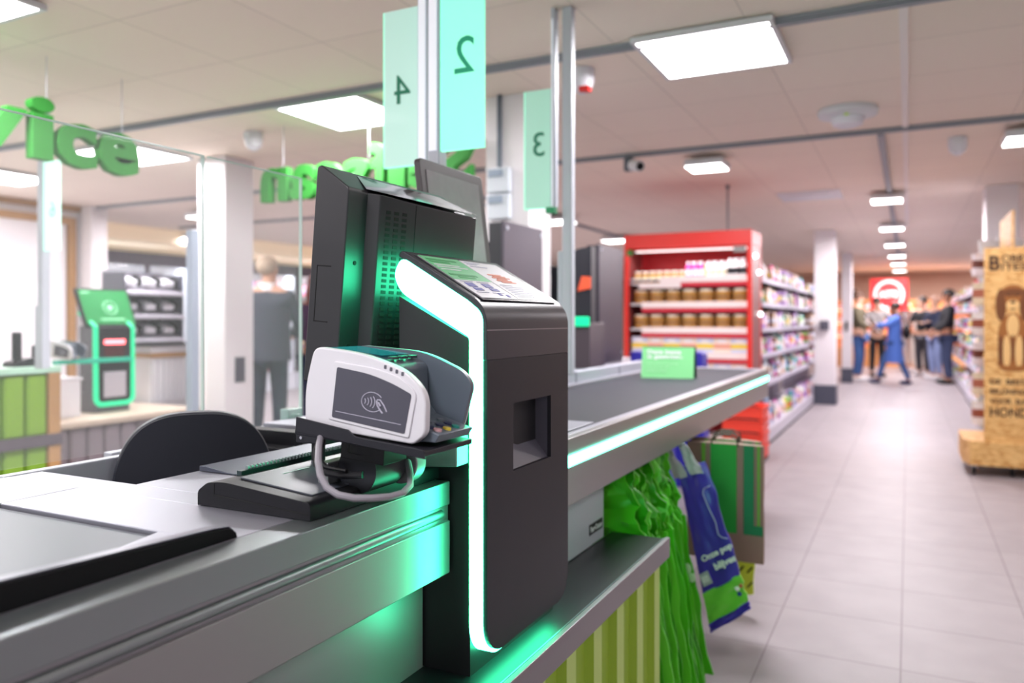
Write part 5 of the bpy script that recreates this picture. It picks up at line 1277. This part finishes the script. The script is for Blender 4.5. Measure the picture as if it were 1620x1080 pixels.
    for s_ in 'lr':
        a_, b_ = Vector(N['an' + s_][0]), Vector(N['toe' + s_][0]); m_ = (a_ + b_) / 2; m_.z = .025 * S
        ang = math.atan2((b_ - a_).x, -(b_ - a_).y)
        MM = Matrix.Translation((m_.x, m_.y, max(m_.z, min(a_.z, b_.z)))) @ Matrix.Rotation(ang, 4, 'Z')
        local('shoe', MB().ball((0, 0, 0), .03 * S, .075 * S, .027 * S, 14, None, MM), shoem, t)
    hm = MB()
    hm.ball((0, .012 * S, .948 * S), .053 * S, .062 * S, .052 * S, 16)
    if hair == 'long': hm.ball((0, .04 * S, .88 * S), .055 * S, .035 * S, .09 * S, 14)
    if hair == 'bun': hm.ball((0, .03 * S, 1.0 * S), .026 * S, .026 * S, .026 * S, 12)
    cosr, sinr = math.cos(ht), math.sin(ht)
    ho = local('hair', hm, hairm, t); ho.rotation_euler = (0, 0, ht)
    fc = MB().ball((-.017 * S, -.052 * S, .928 * S), .005 * S).ball((.017 * S, -.052 * S, .928 * S), .005 * S)
    e_ = local('eyes', fc, mat('eye dark', '#20181a', .3), t); e_.rotation_euler = (0, 0, ht)
    ns = MB().prism([(-.060 * S, .902 * S), (-.047 * S, .898 * S), (-.047 * S, .935 * S)], -.006 * S, .006 * S, 'x'); ns.ball((0, -.047 * S, .882 * S), .014 * S, .006 * S, .004 * S)
    ns.ball((-.047 * S, .0, .922 * S), .006 * S, .012 * S, .016 * S).ball((.047 * S, .0, .922 * S), .006 * S, .012 * S, .016 * S)
    n__ = local('face', ns, skinm, t); n__.rotation_euler = (0, 0, ht)
    if coat:
        z1, z0, r0 = coat
        cm = MB(); prof = [(.075, .055, z1 + .0), (.105, .075, .74), (.098, .075, .62), (.112, .085, .50), (r0, r0 * .78, z0)]
        vs = []; n_ = 20
        for rx, ry, z in prof:
            for k in range(n_): a_ = 2 * PI * k / n_; vs.append((rx * S * math.cos(a_), ry * S * math.sin(a_), z * S))
        fs = []
        for i in range(len(prof) - 1):
            for k in range(n_): fs.append((i * n_ + k, i * n_ + (k + 1) % n_, (i + 1) * n_ + (k + 1) % n_, (i + 1) * n_ + k))
        fs.append(list(range(n_)))
        cm.add(vs, fs); local('coat_skirt', cm, coatm, t)
    if collar: local('collar', MB().lathe([(.042 * S, .825 * S), (.040 * S, .862 * S), (.036 * S, .862 * S)], 18), collar, t)
    return t
NAVY = mat('navy cloth', '#232a45', .8); CHAR = mat('charcoal suit cloth', '#3c3e4c', .8); BLK = mat('black cloth', '#1a1a20', .8); OLV = mat('olive cloth', '#5d5540', .8)
BLU = mat('cobalt coat cloth', '#4f74c8', .8); JEAN = mat('blue denim', '#3d5d94', .8); LJ = mat('light denim', '#8795c0', .8); WCL = mat('ivory cloth', '#d9cdc4', .8); SHW = mat('white shoe', '#e2dcde', .5)
zm = mat('zebra cloth', '#e8e4e6', .8)
nt = zm.node_tree; wv = nt.nodes.new('ShaderNodeTexWave'); tc = nt.nodes.new('ShaderNodeTexCoord'); mp = nt.nodes.new('ShaderNodeMapping'); mp.inputs['Rotation'].default_value = (0, .7, 0)
wv.inputs['Scale'].default_value = 3.2; wv.inputs['Distortion'].default_value = 3; rp = nt.nodes.new('ShaderNodeValToRGB'); rp.color_ramp.interpolation = 'CONSTANT'; rp.color_ramp.elements[0].color = lin('#1c1a20'); rp.color_ramp.elements[1].color = lin('#ece6e6'); rp.color_ramp.elements[1].position = .45
nt.links.new(tc.outputs['Object'], mp.inputs[0]); nt.links.new(mp.outputs[0], wv.inputs['Vector']); nt.links.new(wv.outputs['Fac'], rp.inputs[0]); nt.links.new(rp.outputs[0], nt.nodes['Principled BSDF'].inputs['Base Color'])
# man in suit, back to camera, at an angle, arms forward
VEST = person('person in a dark charcoal suit jacket seen from behind near the violet bin', (-5.24, 5.42, 0), math.radians(180 + 35), 1.80, SKIN, HAIRG, CHAR, mat('dark trousers', '#20243a', .8), BLACK,
       arms={'l': ((-.15, -.05, .65), (-.10, -.17, .60)), 'r': ((.15, -.04, .65), (.12, -.17, .62))}, head_turn=-.5, sub=2, collar=mat('white collar', '#efeef2', .6))
jk = VEST
# jacket tail
cm = MB(); prof = [(.118, .088, .74), (.108, .080, .64), (.116, .092, .50), (.118, .094, .47)]
vs = []; n_ = 24
for rx, ry, z in prof:
    for k in range(n_): a_ = 2 * PI * k / n_; vs.append((rx * 1.8 * math.cos(a_), ry * 1.8 * math.sin(a_), z * 1.8))
local('jacket_tail', MB().add(vs, [(i * n_ + k, i * n_ + (k + 1) % n_, (i + 1) * n_ + (k + 1) % n_, (i + 1) * n_ + k) for i in range(3) for k in range(n_)]), CHAR, jk)
person('person in dark plum clothes beyond the man in the suit', (-5.3, 6.15, 0), math.radians(200), 1.68, SKIN2, mat('auburn hair', '#5a2a22', .6), mat('plum cloth', '#3d2440', .8), NAVY, BLACK, hair='long', arms={'r': ((.14, -.05, .64), (.10, -.16, .60))})
gb = thing('garment_placeholder', 'deep green cloth banner for a garment, left of the man in the suit', 'placeholder', (-5.66, 5.66, 0))  # cloth stands in for someone's green-lit garment
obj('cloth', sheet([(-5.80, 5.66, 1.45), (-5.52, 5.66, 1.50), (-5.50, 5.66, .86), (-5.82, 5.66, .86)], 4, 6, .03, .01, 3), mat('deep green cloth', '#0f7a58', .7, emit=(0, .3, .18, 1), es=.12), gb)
obj('pole', MB().cyl((-5.66, 5.71, 0), (-5.66, 5.71, 1.5), .012).box(-5.76, -5.56, 5.61, 5.81, 0, .02), BLACK, gb)  # pole and foot added to hold the stand-in cloth up
person('person in an olive jacket and jeans half behind the far pillar', (-.88, 17.0, 0), math.radians(75), 1.78, SKIN, HAIRB, OLV, JEAN, SHW, hair='bun', arms={'l': ((-.12, -.05, .64), (-.05, -.14, .60)), 'r': ((.14, .0, .63), (.13, -.04, .50))})
person('person in a black and white zebra top with black trousers', (-.6, 18.5, 0), math.radians(20), 1.70, SKIN, HAIRD, zm, BLK, BLACK, arms={'l': ((-.18, -.03, .68), (-.09, -.13, .66)), 'r': ((.19, -.03, .68), (.10, -.13, .66))})
bp = person('person in a long cobalt blue coat walking with one arm reaching left', (-.235, 16.5, 0), math.radians(-75), 1.56, SKIN2, HAIRD, BLU, JEAN, mat('navy shoe', '#27305a', .5),
       arms={'r': ((.13, -.10, .72), (.10, -.24, .71)), 'l': ((-.12, -.08, .70), (-.08, -.22, .70))}, legs={'l': ((-.05, -.10, .29), (-.05, -.17, .06), (-.05, -.25, .03)), 'r': ((.05, .06, .28), (.05, .15, .05), (.05, .08, .02))}, coat=(.79, .26, .135), coatm=BLU)
t = thing('handbag', 'small black bag on the back of the person in the cobalt coat', 'bag', (-.03, 16.60, .98))
local('body', MB().ball((0, 0, 0), .07, .11, .14, 14), BLACK, t); local('strap', MB().tube([(0, 0, .12), (-.05, 0, .28), (-.13, -.02, .30)], .012, 6), BLACK, t)
person('dark-haired person at the back between the blue coat and the white outfit', (-.08, 21.2, 0), math.radians(10), 1.74, SKIN2, HAIRD, WCL, WCL, SHW)
person('person in an ivory outfit standing at the back', (.215, 20.45, 0), math.radians(-30), 1.70, SKIN, mat('blond hair', '#cdb38a', .6), WCL, WCL, SHW, hair='long')
person('person in black behind the one with light jeans', (.28, 19.1, 0), math.radians(-35), 1.72, SKIN, HAIRD, BLK, mat('dark grey cloth', '#3a3840', .8), SHW, arms={'l': ((-.14, -.04, .65), (-.06, -.14, .66))})
person('person in a navy jacket and light jeans with crossed arms', (.49, 18.1, 0), math.radians(-55), 1.71, SKIN, mat('light bald hair', '#b88f7c', .6), NAVY, LJ, SHW, arms={'l': ((-.13, -.06, .66), (.03, -.12, .68)), 'r': ((.13, -.06, .66), (-.03, -.13, .67))})
person('tall person in a black jacket standing with the back to the right shelves', (.66, 16.9, 0), math.radians(-80), 1.80, SKIN2, HAIRD, BLK, mat('slate jeans', '#3f4a6b', .8), BLACK, arms={'l': ((-.13, -.03, .64), (-.08, -.13, .56)), 'r': ((.13, -.03, .64), (.08, -.13, .56))})
